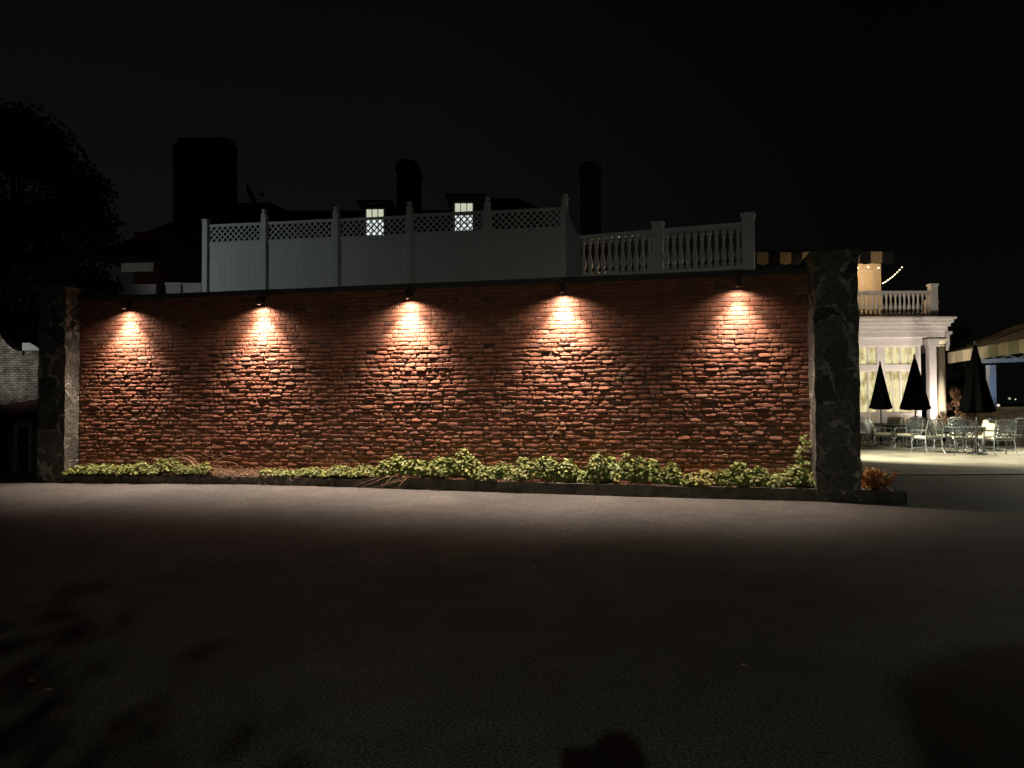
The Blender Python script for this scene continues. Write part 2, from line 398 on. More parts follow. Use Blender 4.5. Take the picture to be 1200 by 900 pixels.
# ------------------------------------------------------------------ planter
SPL = wall_s(445, 540)[0]
plant = empty('planter_bed', WR, WANG, 'narrow raised planting bed with stone edging along the foot of the brick wall', 'planter')
def zg(s, d): p = W(s, d, 0); return gh(p.x, p.y)
so = MB(); ns = 160; nd = 6
def bed_front(s): return pr_*.98 + (pl_-pr_)*s/WLEN - .03
for i in range(ns+1):
    s = WLEN*i/ns; left = smooth01((s-SPL+.3)/1.0)
    for j in range(nd+1):
        t = j/nd; d = -.02+(bed_front(s)-.06+.02)*t
        z = zg(s, d)+(.13+(.10*left+.02)*(1-t))+.02*noise.noise(Vector((s*3, d*9, 0)))
        so.v.append(wl(s, d, z))
for i in range(ns):
    for j in range(nd):
        a = i*(nd+1)+j; so.f.append((a, a+1, a+nd+2, a+nd+1)); so.c.append((1,1,1))
so.build('soil', M_soil, plant, True)
def block(mb, s0, s1, d1, d0_, h, jit, c):
    zb = zg((s0+s1)/2, d1)
    vs = []
    for (s, d, z) in ((s0,d0_,zb-.1),(s1,d0_,zb-.1),(s1,d1,zb-.1),(s0,d1,zb-.1),(s0,d0_,zb+h),(s1,d0_,zb+h),(s1,d1-.012,zb+h),(s0,d1-.012,zb+h)):
        vs.append(wl(s+rnd.uniform(-jit,jit)*.3, d+rnd.uniform(-jit,jit), z+rnd.uniform(-jit,jit)*.8))
    mb.add(vs, [(0,3,2,1),(4,5,6,7),(0,1,5,4),(1,2,6,5),(2,3,7,6),(3,0,4,7)], c)
e1 = MB(); s = SPL
while s < WLEN+.02:
    e = min(s+rnd.uniform(.35,1.1), WLEN+.02); v = rnd.uniform(.7,1.25); block(e1, s+.004, e-.004, bed_front(s), bed_front(s)-.13, rnd.uniform(.125,.15), .012, (v,v,v)); s = e
ke = e1.build('stone_edging', M_rough, plant); sd = ke.modifiers.new('s','SUBSURF'); sd.subdivision_type = 'SIMPLE'; sd.levels = sd.render_levels = 4
tx = bpy.data.textures.new('rough', 'CLOUDS'); tx.noise_scale = .07; dm = ke.modifiers.new('d','DISPLACE'); dm.texture = tx; dm.strength = .035; dm.texture_coords = 'GLOBAL'
e2 = MB(); s = 0.0
while s < SPL:
    e = min(s+rnd.uniform(.30,.36), SPL); v = rnd.uniform(.6,1.15); block(e2, s+.004, e-.004, bed_front(s)+.02, bed_front(s)-.09, .18+rnd.uniform(-.008,.008), .004, (v,v*rnd.uniform(.93,1.02),v*.95)); s = e
# edging turning round the pier and the little bed beyond it
e2.build('block_edging', M_slate, plant)
M_dsoil = mat('dark_soil', (.035,.025,.017), .95, var=.5, scale=20, bump=.03, bscale=35)

# little bed right of the pier
QB = PB - U*pwR
cor = ground(1057, 588.5)
bed2 = empty('corner_planter', QB, WANG, 'small block edged planting bed wrapped round the outer side of the right pier', 'planter')
e3 = MB(); ss = 0; LB = (cor-QB).length
while ss < LB-.02:
    e = min(ss+.2, LB); v = rnd.uniform(.6,1.1); x0 = -ss-.004; x1 = -e+.004
    e3.box((x0, SG*.0, -.05), (x1, -SG*.11, .175+rnd.uniform(-.006,.006)), (v,v,v*.95)); ss = e
for k in range(5):
    v = rnd.uniform(.6,1.1); e3.box((-LB+.11, -SG*(.114+k*.2), -.05), (-LB, -SG*(.308+k*.2), .175), (v,v,v*.95))
e3.build('block_edging', M_slate, bed2)
s3 = MB(); s3.box((0.0, -SG*.11, -.05), (-LB+.11, -SG*1.1, .13)); s3.build('soil', M_dsoil, bed2)

# ------------------------------------------------------------------ plants
def leaf(mb, p, nrm, size, rr, c, asp=.8):
    n = nrm.normalized(); a = n.cross(Vector((rr.uniform(-1,1), rr.uniform(-1,1), rr.uniform(-1,1))))
    if a.length < 1e-3: a = Vector((1,0,0))
    a.normalize(); b = n.cross(a); L = size; w = size*asp*.5; fd = n*(size*.12)
    vs = [p-a*L*.45, p-a*L*.1+b*w-fd*-.6, p+a*L*.28+b*w*.75+fd*.5, p+a*L*.5-fd*.4, p+a*L*.28-b*w*.75+fd*.5, p-a*L*.1-b*w+fd*.6]
    mb.add(vs, [(0,1,2,3), (0,3,4,5)], c)
def clump(root_name, label, s0, s1, h, n, base, m=M_leaf, dmax=None, size=(.04,.075), group=None, cat='plant', green=None, seed=0):
    rr = random.Random(seed*31+5)
    sc_ = (s0+s1)/2; zb = zg(sc_, .2)+.14
    root = empty(root_name, W(sc_, .22, zb), WANG, label, cat, group)
    mb = MB(); st = MB(); wdt = abs(s1-s0)
    nl = max(3, int(wdt/.16)); lumps = []
    for i in range(nl):
        ls = -wdt/2 + wdt*(i+.5)/nl + rr.uniform(-.05,.05); hh = h*rr.uniform(.55,1.05)*(1-.35*abs(2*(i+.5)/nl-1)**3)
        lumps.append((ls, rr.uniform(-.02,.1), hh, rr.uniform(.13,.2)))
    st.tube([Vector((-wdt/2,0,-.04)), Vector((0,SG*.03,-.035)), Vector((wdt/2,0,-.04))], .012, 5)
    for l in lumps:
        st.tube([Vector((l[0],0,-.04)), Vector((l[0],SG*l[1],-.03)), Vector((l[0]+.02,SG*l[1],.03))], .01, 5)
        for _ in range(3):
            b = Vector((l[0]+rr.uniform(-.05,.05), SG*l[1]+rr.uniform(-.04,.04), -.03)); t = b+Vector((rr.uniform(-.1,.1), rr.uniform(-.08,.08), l[2]*rr.uniform(.6,.95)))
            st.tube([b, (b+t)/2+Vector((rr.uniform(-.03,.03),0,.02)), t], [.005,.004,.002], 5)
    for _ in range(n):
        l = rr.choice(lumps); th = rr.uniform(0, 2*math.pi); ph = math.acos(rr.uniform(-.15, 1)); rad = rr.uniform(.55, 1.08)
        dx = math.sin(ph)*math.cos(th); dy = math.sin(ph)*math.sin(th); dz = math.cos(ph)
        p = Vector((l[0]+dx*l[3]*rad, SG*l[1]+dy*l[3]*1.1*rad, max(-.04, l[2]*.35+dz*l[2]*.68*rad)))
        if SG*p.y > .34: p.y = SG*.34
        if SG*p.y < -.2: p.y = -SG*.2+rr.uniform(-.01,.01)
        nn = Vector((dx*.7, dy*.7, dz*.8+.45)) + Vector((rr.uniform(-1,1), rr.uniform(-1,1), rr.uniform(-.6,1)))*.55
        if p.z < l[2]*.3 and rr.random() < .55: continue
        v = rr.uniform(.6,1.45); y_ = rr.random()
        c = (v*(1.25 if y_ > .8 else 1)*base[0], v*base[1], v*base[2]*rr.uniform(.7,1.2))
        leaf(mb, p, nn, rr.uniform(*size), rr, c)
    st.build('stems', M_stem, root); mb.build('foliage', m, root)
    return root
def S(px): return wall_s(px, 560, .2)[0]
G1 = 'leafy plants in the bed along the brick wall'
pl = [ (78,118,.20,900,'low yellow-green creeping plant at the foot of the left stone pier'),
 (113,165,.22,1100,'low spreading green plant in the bed under the leftmost downlight'),
 (165,240,.32,1700,'mounded green leafy plant just left of the dead branches'),
 (318,372,.17,800,'sparse low plant under the second downlight, among dry leaves'),
 (366,410,.21,900,'small patch of pale green leaves left of the bare trailing stems'),
 (405,447,.27,1000,'round green clump at the right end of the rough stone edging'),
 (455,492,.38,1000,'small bright lime-green clump standing alone beside the bare stems'),
 (498,560,.46,2600,'tall dense leafy plant, first of the bushy row from the left'),
 (555,612,.42,2300,'dense green plant of the bushy row between the middle and fourth downlights'),
 (606,660,.40,2200,'dense green plant directly below the fourth downlight'),
 (652,705,.36,2000,'lower dense plant just left of the tallest bush'),
 (700,752,.56,2500,'tallest bush of the bed, rising above the row right of the fourth downlight'),
 (748,805,.36,2000,'bushy plant just right of the tallest bush'),
 (800,858,.30,1800,'low reddish-green plant between the tallest bush and the rightmost downlight'),
 (852,905,.36,1900,'bushy plant right below the rightmost downlight'),
 (900,950,.36,1800,'last bushy plant of the bed, against the right stone pier')]
for i, (a, b_, h, n, lb) in enumerate(pl):
    clump('bedding_plant', lb, S(a-(6 if i else -6)), S(b_+6), h*(1.05 if i < 6 else 1.14), int(n*1.35), (1.25,1.0,1.0) if i in (13,) else (1,1,1), group=G1, seed=i, size=(.035,.06) if i < 6 else (.045,.08))
# climbing vine on the pier edge
rr = random.Random(77); sv = S(941)
vb = W(sv, .1, .2); vn = empty('climbing_vine', vb, WANG, 'thin vine climbing the brickwork beside the right stone pier', 'vine')
pts = [Vector((0,0,-.05)), Vector((.02,0,.15)), Vector((-.02,-SG*.03,.35)), Vector((.0,-SG*.05,.55)), Vector((-.07,-SG*.05,.8))]
b = MB(); b.tube(pts, [.007,.006,.005,.004,.002], 6); b.build('stem', M_stem, vn)
b = MB()
for k in range(70):
    t = rr.random()*.98*(len(pts)-1); i = int(t); p = pts[i].lerp(pts[i+1], t-i)+Vector((rr.uniform(-.1,.1), SG*rr.uniform(0,.07), rr.uniform(-.04,.04)))
    v = rr.uniform(.8,1.5); leaf(b, p, Vector((rr.uniform(-.5,.5), SG*.8, rr.uniform(.1,1))), rr.uniform(.05,.085), rr, (v,v,v))
b.build('foliage', M_leaf, vn)
# russet shrub right of the pier
rc = (QB + (cor-QB)*.5) - N_*.45
rs = empty('russet_shrub', Vector((rc.x, rc.y, .13)), WANG, 'small orange-red shrub in the corner bed right of the tall stone pier', 'shrub')
b = MB(); st = MB()
for k in range(46):
    th = rr.uniform(0, 6.28); R_ = rr.uniform(.05,.34); t = Vector((R_*math.cos(th)*1.0, R_*math.sin(th), rr.uniform(.15,.33)*(1-.5*R_)))
    bs = Vector((t.x*.3, t.y*.3, -.02)); st.tube([bs, (bs+t)/2+Vector((0,0,.03)), t], [.005,.003,.0015], 5)
    for q_ in range(38):
        f = rr.uniform(.35,1.1); p = bs.lerp(t, f)+Vector((rr.uniform(-.04,.04), rr.uniform(-.04,.04), rr.uniform(-.03,.03)))
        v = rr.uniform(.6,1.5); leaf(b, p, Vector((rr.uniform(-1,1), rr.uniform(-1,1), rr.uniform(0,1.4))), rr.uniform(.03,.05), rr, (v, v*rr.uniform(.7,1.6), v), .5)
st.build('stems', M_stem, rs); b.build('foliage', M_rleaf, rs)
# dead branches
def dead(label, s, spread, up_, n, seed):
    rr = random.Random(seed); root = empty('dead_branch', W(s, .25, zg(s,.25)+.15), WANG, label, 'branch', 'bare dry branches in the bed')
    b = MB()
    for k in range(n):
        p = Vector((rr.uniform(-.1,.1), rr.uniform(-.04,.04), 0)); pts = [p.copy()]; d = Vector((rr.choice((-1,1))*rr.uniform(.3,1), SG*rr.uniform(-.1,.35), rr.uniform(.2,.9)*up_))
        for q_ in range(5):
            p = p + d*spread*.2; d.z -= .28; d.x += rr.uniform(-.2,.2)
            if SG*p.y > .28 and p.z < .0: d.z = min(d.z, -.3)
            elif p.z < .01: d.z = abs(d.z)*.2; p.z = max(p.z, .008)
            pts.append(p.copy())
        b.tube(pts, [.014,.012,.011,.009,.006,.003], 5)
        for q_ in range(2):
            a = pts[2+q_]; e = a+Vector((rr.uniform(-.2,.2), rr.uniform(-.05,.05), rr.uniform(-.1,.12))); b.tube([a, (a+e)/2+Vector((0,0,.02)), e], [.004,.003,.001], 4)
    b.build('twigs', M_twig, root)
dead('tangled dead branches arching over the bed between the first two downlights', S(240), .8, 1.5, 14, 5)
dead('bare dry twigs poking up among dead leaves under the second downlight', S(300), .45, .6, 7, 8)
# trailing stems over the kerb
tr = empty('trailing_stems', W(S(470), .3, zg(S(470),.3)+.15), WANG, 'bare woody stems hanging over the edging onto the asphalt beside the lime-green clump', 'stems')
b = MB(); rr = random.Random(4)
for k in range(6):
    x = rr.uniform(-.5,.45); e_ = rr.uniform(.05,.6); w_ = rr.uniform(.005,.009); b.tube([Vector((x-.25,-SG*.1,.12)), Vector((x-.1,SG*rr.uniform(.0,.1),rr.uniform(.06,.16))), Vector((x+.05,SG*.2,rr.uniform(.03,.07))), Vector((x+.06+e_*.4,SG*.33,-.03)), Vector((x+.06+e_,SG*rr.uniform(.34,.42),-.14))], [w_,w_,w_*.8,w_*.6,w_*.3], 5)
b.build('twigs', M_twig, tr)
# dry litter on the soil
b = MB(); rr = random.Random(12)
for k in range(5200):
    s = rr.uniform(SPL-1.2, WLEN-.05); d = rr.uniform(.0, bed_front(s)-.02)
    dens = .5+.5*math.exp(-((s-S(290))/1.0)**2)
    if rr.random() > dens: continue
    left = smooth01((s-SPL+.3)/1.0); t = d/(bed_front(s)-.06)
    z = zg(s, d)+(.13+(.10*left+.02)*(1-min(1,t)))+rr.uniform(.012,.04)
    v = rr.uniform(.4,1.3); leaf(b, W(s, d, z), Vector((rr.uniform(-.7,.7), rr.uniform(-.7,.7), 1)), rr.uniform(.02,.05), rr, (v, v*rr.uniform(.8,1.2), v), .45)
tag(b.build('leaf_litter', M_dry), 'dry brown leaf litter covering the soil of the bed under the brick wall', 'leaf litter', kind='stuff')
# fallen leaves on asphalt
flp = [(640,586),(612,618),(662,631),(563,580),(737,598),(908,632),(826,585),(740,578),(626,667),(262,580),(1075,624),(660,622),(873,783),(700,590),(38,801),(57,812)]
for i, (px, py) in enumerate(flp):
    p = ground(px, py); b = MB(); rr = random.Random(i); leaf(b, Vector((0,0,.012)), Vector((.2,.1,1)), .05, rr, (1.8,1.9,1.9)); o = b.build('fallen_leaf', M_dry); o.location = (p.x, p.y, gh(p.x,p.y)+.004)
    tag(o, 'tiny pale fallen leaf lying on the dark asphalt', 'leaf', 'fallen leaves scattered on the asphalt')

# ------------------------------------------------------------------ terrace building (flat roof behind wall)
TF = 4.1
fenceA = at(241, 300, 1).normalized()
FA = Vector(((241-600)/900*18.75, 18.75, 0)); FB = Vector(((662-600)/900*17.2, 17.2, 0))
BA = Vector(((681-600)/900*16.55, 16.55, 0)); BB = Vector(((879-600)/900*15.35, 15.35, 0))
tb = MB(); out = [FA, FB, BA, BB, Vector((BB.x+1.2, 29.4, 0)), Vector((FA.x-.2, 29.4, 0))]
ofs = Vector((0,-.15,0))
out = [out[0]+ofs+Vector((-.1,0,0)), out[1]+ofs, out[2]+ofs, out[3]+ofs+Vector((.1,0,0)), out[4], out[5]]
nO = len(out); tb.add([(p.x,p.y,-.2) for p in out]+[(p.x,p.y,TF) for p in out], [tuple(range(nO))[::-1], tuple(range(nO,2*nO))]+[(i,(i+1)%nO,nO+(i+1)%nO,nO+i) for i in range(nO)])
tbo = tb.build('walls', mat('grey_render', (.25,.24,.22), .9))
ter = empty('terrace_building', (0,0,0), 0, 'flat roofed block behind the brick wall carrying the white fence and balustrade', 'building'); tbo.parent = ter

# white fence
fe = empty('vinyl_fence', FA+Vector((0,0,TF)), 0, 'tall white privacy fence with lattice top on the terrace above the brick wall', 'fence')
def fz(px, py):  # height on fence plane
    n = Vector(((FB-FA).y, -(FB-FA).x, 0)).normalized(); return on_plane(px, py, FA, n)
FU = (FB-FA).normalized(); FN = Vector((FU.y, -FU.x, 0)); FN = -FN if FN.y > 0 else FN
MF = Matrix(((FU.x, FN.x, 0, 0), (FU.y, FN.y, 0, 0), (0,0,1,0), (0,0,0,1)))
def fl(a, d, z): return MF @ Vector((a, d, z-TF))
posts = [241.5, 310, 394, 480, 571, 662]; tops = [259,252,249,243.5,238,234]
pa = []
for i, px in enumerate(posts):
    p = fz(px, tops[i]); a = (Vector((p.x,p.y,0))-FA).dot(FU); pa.append((a, p.z))
for i, (a, z) in enumerate(pa):
    b = MB(); w = .065
    b.box((a-w,-w,0), (a+w,w,z-TF), None, MF); o = b.build('post', M_white, fe)
    b = MB()
    if i == 0: b.box((a-w-.015,-w-.015,z-TF), (a+w+.015,w+.015,z-TF+.03), None, MF)
    else:
        q_ = fl(a, 0, z); b.lathe([(.085,0),(.085,.02),(.04,.03),(.035,.05),(.06,.075),(.066,.105),(.05,.14),(.002,.16)], 12, (q_.x,q_.y,q_.z))
    b.build('post_cap', M_white, o, i > 0)
for i in range(5):
    a0, a1 = pa[i][0]+.065, pa[i+1][0]-.065
    zt = fz((posts[i]+posts[i+1])/2, [262,258.5,254.5,249,245][i]).z
    lz0 = zt-.44
    b = MB()
    for u_, v_ in (((a0,-.022,zt-TF-.06), (a1,.022,zt-TF)), ((a0,-.025,lz0-TF-.09), (a1,.025,lz0-TF)), ((a0,-.025,.05), (a1,.025,.17))):
        b = MB(); b.box(u_, v_, None, MF); b.build('rail', M_white, fe)
    for u_, v_ in (((a0,-.02,lz0-TF), (a0+.04,.02,zt-TF-.061)), ((a1-.04,-.02,lz0-TF), (a1,.02,zt-TF-.061))):
        b = MB(); b.box(u_, v_, None, MF); b.build('stile', M_white, fe)
    b = MB(); la0, la1 = a0+.04, a1-.04; h = zt-.06-lz0; st = .145
    k = -int(h/st)-1
    while la0+k*st < la1:
        for sg in (1,-1):
            x0 = la0+k*st; x1 = x0+h; z0, z1 = lz0, lz0+h
            lo_, hi_ = max(x0, la0), min(x1, la1)
            if hi_-lo_ > .01:
                t0, t1 = (lo_-x0)/h, (hi_-x0)/h
                za, zb = (z0+h*t0, z0+h*t1) if sg > 0 else (z1-h*t0, z1-h*t1)
                b.bar(fl(lo_, .006*sg, za), fl(hi_, .006*sg, zb), .032, .008, FN)
        k += 1
    b.build('lattice', M_white, fe)
    b = MB(); nb = max(4, round((a1-a0)/.15)); 
    b.box((a0,-.008,.17), (a1,.004,lz0-TF-.09), None, MF)
    for j in range(nb): b.box((a0+(a1-a0)*j/nb+.0015,.004,.17), (a0+(a1-a0)*(j+1)/nb-.0015,.014,lz0-TF-.09), None, MF)
    b.build('board_panel', M_white, fe)
# swooping return panel
p0 = fl(pa[5][0], 0, TF); p1 = (BA-FA); dz0 = pa[5][1]-TF-.06; dz1 = 1.05
b = MB(); nS = 12
vs = []
dirn = (p1-p0).normalized(); nn = Vector((dirn.y,-dirn.x,0))*.02
for i in range(nS+1):
    t = i/nS; c = p0.lerp(p1, t); zt = dz1+(dz0-dz1)*(1-t)**1.7
    for sgn in (-1, 1): vs += [c+nn*sgn, c+nn*sgn+Vector((0,0,zt))]
fs = []
for i in range(nS):
    a = i*4; fs += [(a, a+4, a+5, a+1), (a+2, a+3, a+7, a+6), (a+1, a+5, a+7, a+3)]
b.add(vs, fs); b.build('swept_panel', M_white, fe)

# balustrade profile
def bal_prof(h): return [(r*1.18, z*h) for r, z in ((.048,0),(.048,.09),(.028,.11),(.028,.15),(.04,.18),(.052,.28),(.05,.36),(.034,.5),(.022,.64),(.026,.74),(.036,.78),(.024,.82),(.048,.88),(.048,1))]
ba = empty('terrace_balustrade', BA+Vector((0,0,TF)), 0, 'white turned balustrade on the terrace right of the tall white fence', 'balustrade', 'white balustrades')
BU = (BB-BA).normalized(); BN = Vector((BU.y,-BU.x,0)); BLn = (BB-BA).length
MBm = Matrix(((BU.x, BN.x, 0, 0), (BU.y, BN.y, 0, 0), (0,0,1,0), (0,0,0,1)))
ztop = at(680, 276.5, 16.55).z-TF
def post2(a, w, h):
    b = MB(); b.box((a-w,-w,0), (a+w,w,h), None, MBm); o = b.build('post', M_white, ba)
    b = MB(); b.box((a-w-.02,-w-.02,h), (a+w+.02,w+.02,h+.05), None, MBm); b.build('post_cap', M_white, o)
amid = (Vector(((773-600)/900*15.98,15.98,0))-BA).length
post2(amid, .11, ztop+.1); post2(BLn, .12, ztop+.12)
for (a0, a1) in ((0.0, amid-.11), (amid+.11, BLn-.12)):
    b = MB(); b.box((a0,-.06,ztop-.09), (a1,.06,ztop), None, MBm); b.build('rail', M_white, ba); b = MB(); b.box((a0,-.05,.08), (a1,.05,.16), None, MBm); b.build('rail', M_white, ba)
    n = round((a1-a0)/.142)
    for k in range(n):
        q_ = MBm @ Vector((a0+(a1-a0)*(k+.5)/n, 0, .16)); b = MB(); b.lathe(bal_prof(ztop-.25), 10, q_); b.build('baluster', M_white, ba, True)
# small lantern on the terrace that warms some balusters
lp = BA.lerp(BB, .22)+Vector((.3,1.1,0)); ln = empty('terrace_lantern', lp+Vector((0,0,TF)), 0, 'small warm lantern glowing on the terrace floor behind the balustrade', 'lantern')
b = MB(); b.box((-.07,-.07,0),(.07,.07,.03)); b.box((-.07,-.07,.27),(.07,.07,.3))
for sx in (-1,1):
    for sy in (-1,1): b.box((sx*.065-.006,sy*.065-.006,.03),(sx*.065+.006,sy*.065+.006,.27))
b.build('frame', M_black, ln); b = MB(); b.lathe([(.002,.04),(.03,.05),(.03,.15),(.002,.2)], 10); b.build('candle', emis('candle_glow', (1,.6,.3), 4), ln, True)
def point(name, loc, e, c, r=.05, parent=None):
    ld = bpy.data.lights.new(name, 'POINT'); ld.energy = e; ld.color = c; ld.shadow_soft_size = r
    o = bpy.data.objects.new(name, ld); col.objects.link(o); o.location = loc
    if parent: o.parent = parent
    return o
def spot(name, loc, tgt, e, c, size, blend=.6, r=.08, parent=None):
    ld = bpy.data.lights.new(name, 'SPOT'); ld.energy = e; ld.color = c; ld.spot_size = R(size); ld.spot_blend = blend; ld.shadow_soft_size = r
    o = bpy.data.objects.new(name, ld); col.objects.link(o); o.location = loc
    o.rotation_euler = (Vector(tgt)-Vector(loc)).to_track_quat('-Z', 'Y').to_euler()
    if parent: o.parent = parent
    return o
point('lantern_light', (0,0,.34), 14, (1,.62,.32), .04, ln)

# ------------------------------------------------------------------ main house behind
M_win_y = emis('lit_pane_cream', (.80,.84,.64), .62)
M_win_w = emis('lit_pane_white', (.80,.90,.86), .95)
def X(px, Y): return at(px, 470, Y).x
def Z(px, py, Y): return at(px, py, Y).z
ho = empty('manor_house', (-8, 33, -1), 0, 'large unlit house with dark hipped roof behind the white fence, two dormer windows lit', 'house')
HO = Vector((-8, 33, -1))
def hb(mb, a, b_, c=None): mb.box(Vector(a)-HO, Vector(b_)-HO, c)
def hip(mb, x0, x1, y0, y1, ze, zr, rx0, rx1):
    ym = (y0+y1)/2; vs = [Vector(v)-HO for v in ((x0,y0,ze),(x1,y0,ze),(x1,y1,ze),(x0,y1,ze),(rx0,ym,zr),(rx1,ym,zr))]
    mb.add(vs, [(0,1,5,4),(1,2,5),(2,3,4,5),(3,0,4),(0,3,2,1)])
b = MB(); hb(b, (X(155,32), 32, -1), (X(625,32), 40, Z(400,262,32)-.3)); hb(b, (X(205,30), 30.2, -1), (X(335,30), 31.99, 8)); b.build('wall', M_dark_brick, ho)
b = MB()
ze = Z(400,266,31.5); hip(b, X(300,31.5), X(650,31.5), 31.5, 39, ze, Z(470,246.5,35.25), X(335,35.25), X(560,35.25)); r1 = b.build('roof', M_roof, ho)
b = MB(); hip(b, X(100,31), X(345,31), 31, 38, Z(110,300,31), Z(250,238,34.5), X(255,34.5), X(300,34.5)); b.build('roof', M_roof, ho)
b = MB(); hip(b, X(285,31), X(340,31), 30.6, 33.2, Z(300,250,31), Z(313,236.5,31.9), X(308,31.9), X(315,31.9)); b.build('roof', M_roof, ho)
b = MB(); hip(b, X(528,33), X(640,33), 33, 37, Z(610,246,33), Z(590,232,35), X(548,35), X(606,35)); b.build('roof', M_roof, ho)
# pale fascia + lower parapet pieces
b = MB()
pA = at(142,312,30.9)-HO; pB_ = at(180,311,30.9)-HO; b.add([pA+Vector((0,0,-.22)), pB_+Vector((0,0,-.22)), pB_+Vector((0,0,.12)), pA+Vector((0,0,.12)), pA+Vector((0,.15,-.22)), pB_+Vector((0,.15,-.22)), pB_+Vector((0,.15,.12)), pA+Vector((0,.15,.12))], [(0,1,2,3),(5,4,7,6),(3,2,6,7),(1,5,6,2),(4,0,3,7),(0,4,5,1)]); b.build('fascia', M_whitew, ho)
def chimney(x0, x1, xs_, y, ztop_px, ybase, Y, sidedep, m, lbl=None, cap=True):
    xa, xb = X(x0,Y), X(x1,Y); zt = Z((x0+x1)/2, ztop_px, Y); zb = ybase
    b = MB(); hb(b, (xa,Y,zb), (xb,Y+sidedep,zt-.35)); o = .06
    hb(b, (xa-o,Y-o,zt-.349), (xb+o,Y+sidedep+o,zt-.2)); hb(b, (xa-.02,Y-.02,zt-.199), (xb+.02,Y+sidedep+.02,zt))
    o_ = b.build('chimney', m, ho)
    b = MB(); hb(b, (xa+.15,Y+.15,zt+.001), (xa+.55,Y+.55,zt+.16)); hb(b, (xb-.6,Y+.2,zt+.001), (xb-.2,Y+.6,zt+.12)); b.build('chimney_pot', M_dark_brick, o_)
    return o_
# big chimney, chamfered right corner, stepped shoulder
Yc = 29; xa, xb, xc = X(201,Yc), X(262,Yc), X(277,Yc); zt = Z(240,160,Yc)
b = MB()
def prism(mb, outl, z0, z1):
    k = len(outl); mb.add([Vector((x,y,z0))-HO for x,y in outl]+[Vector((x,y,z1))-HO for x,y in outl], [tuple(range(k))[::-1], tuple(range(k,2*k))]+[(i,(i+1)%k,k+(i+1)%k,k+i) for i in range(k)])
prism(b, [(xa,Yc),(xb,Yc),(X(277,Yc+.6),Yc+.6),(X(277,Yc+1.0),Yc+1.0),(xa,Yc+1.0)], 2, zt-.25)
prism(b, [(xa+.12,Yc+.1),(xb-.05,Yc+.1),(X(277,Yc+.6)-.08,Yc+.6),(X(277,Yc+1.0)-.08,Yc+.95),(xa+.12,Yc+.95)], zt-.249, zt)
prism(b, [(X(188,Yc),Yc+.05),(xa-.003,Yc+.05),(xa-.003,Yc+1.5),(X(188,Yc),Yc+1.5)], 2, Z(190,272,Yc))
bigc = b.build('chimney', M_dark_brick, ho)
b = MB(); prism(b, [(X(222,Yc),Yc+.5),(X(240,Yc),Yc+.5),(X(240,Yc),Yc+.9),(X(222,Yc),Yc+.9)], zt+.001, zt+.14); b.build('chimney_pot', M_dark_brick, bigc)
chimney(465, 489, 0, 0, 189, 8, 33.6, 1.7, M_dark_brick)
chimney(683, 706, 0, 0, 192, 4, 30.5, .5, M_umber_brick)
chb = MB(); hb(chb, (X(672,30.4), 30.3, -1), (X(716,30.4), 36, Z(690,276,30.4))); chb.build('wall', M_dark_brick, ho)
# dormers
def dormer(x0, x1, ytop, wx0, wx1, wy0, ys0, ys1, wy1, Y):
    xa, xb = X(x0,Y), X(x1,Y); zt = Z((x0+x1)/2, ytop, Y); zb = Z(x0, 285, Y)
    b = MB(); wa, wb = X(wx0,Y), X(wx1,Y); z0, z1 = Z(wx0,wy1,Y), Z(wx0,wy0,Y)
    hb(b, (xa+.08,Y,zb), (wa-.04,Y+2.5,zt-.12)); hb(b, (wb+.04,Y,zb), (xb-.08,Y+2.5,zt-.12)); hb(b, (wa-.04,Y,z1+.04), (wb+.04,Y+2.5,zt-.12)); hb(b, (wa-.04,Y,zb), (wb+.04,Y+2.5,z0-.04))
    o = b.build('dormer', mat('dormer_siding', (.12,.13,.14), .7), ho)
    b = MB(); hb(b, (xa-.12,Y-.3,zt-.119), (xb+.12,Y+2.8,zt)); b.build('roof', M_roof, o)
    b = MB(); wz = Z(wx0,(ys0+ys1)/2,Y)
    for k in range(4):
        xx = wa+(wb-wa)*k/3; hb(b, (xx-.018,Y-.02,z0), (xx+.018,Y+.04,z1))
    for zz in (z0-.02, z1+.0, wz): hb(b, (wa-.04,Y-.024,zz-.03), (wb+.04,Y+.044,zz+.03))
    hb(b, (wa,Y-.016,(z0+wz)/2-.012), (wb,Y+.03,(z0+wz)/2+.012))
    b.build('window_frame', M_whitew, o)
    b = MB(); hb(b, (wa,Y+.06,wz), (wb,Y+.08,z1)); b.build('window_pane', M_win_y, o)
    b = MB(); hb(b, (wa,Y+.06,z0), (wb,Y+.08,wz-.001)); b.build('window_pane', M_win_w, o)
dormer(423, 457, 236.5, 429, 450, 244.5, 255, 258, 276, 31.4)
dormer(527, 567, 229, 533.5, 555, 237.5, 250, 253, 271, 31.4)
# dish
dp = at(296, 243, 31.0); di = empty('satellite_dish', dp, 0, 'small dark satellite dish on the roof right of the big chimney', 'dish')
b = MB(); b.tube([(-.1,0,-.2),(-.1,0,.35)], .03, 8); b.build('mast', M_black, di)
b = MB(); prof = [(.002,0),(.2,.02),(.36,.08),(.42,.12),(.36,.10),(.2,.045),(.002,.02)]; b.lathe(prof, 18)
Mr = Matrix.Translation((-.15,-.05,.48)) @ Matrix.Rotation(R(70),4,'Y'); b.v = [tuple(Mr @ Vector(v)) for v in b.v]; b.build('dish', M_ironw, di, True)
b = MB(); b.tube([(-.1,0,.3),(.25,-.05,.32),(.38,-.05,.5)], .015, 6); b.box((.34,-.1,.46),(.48,.0,.56)); b.build('feed_arm', M_black, di)
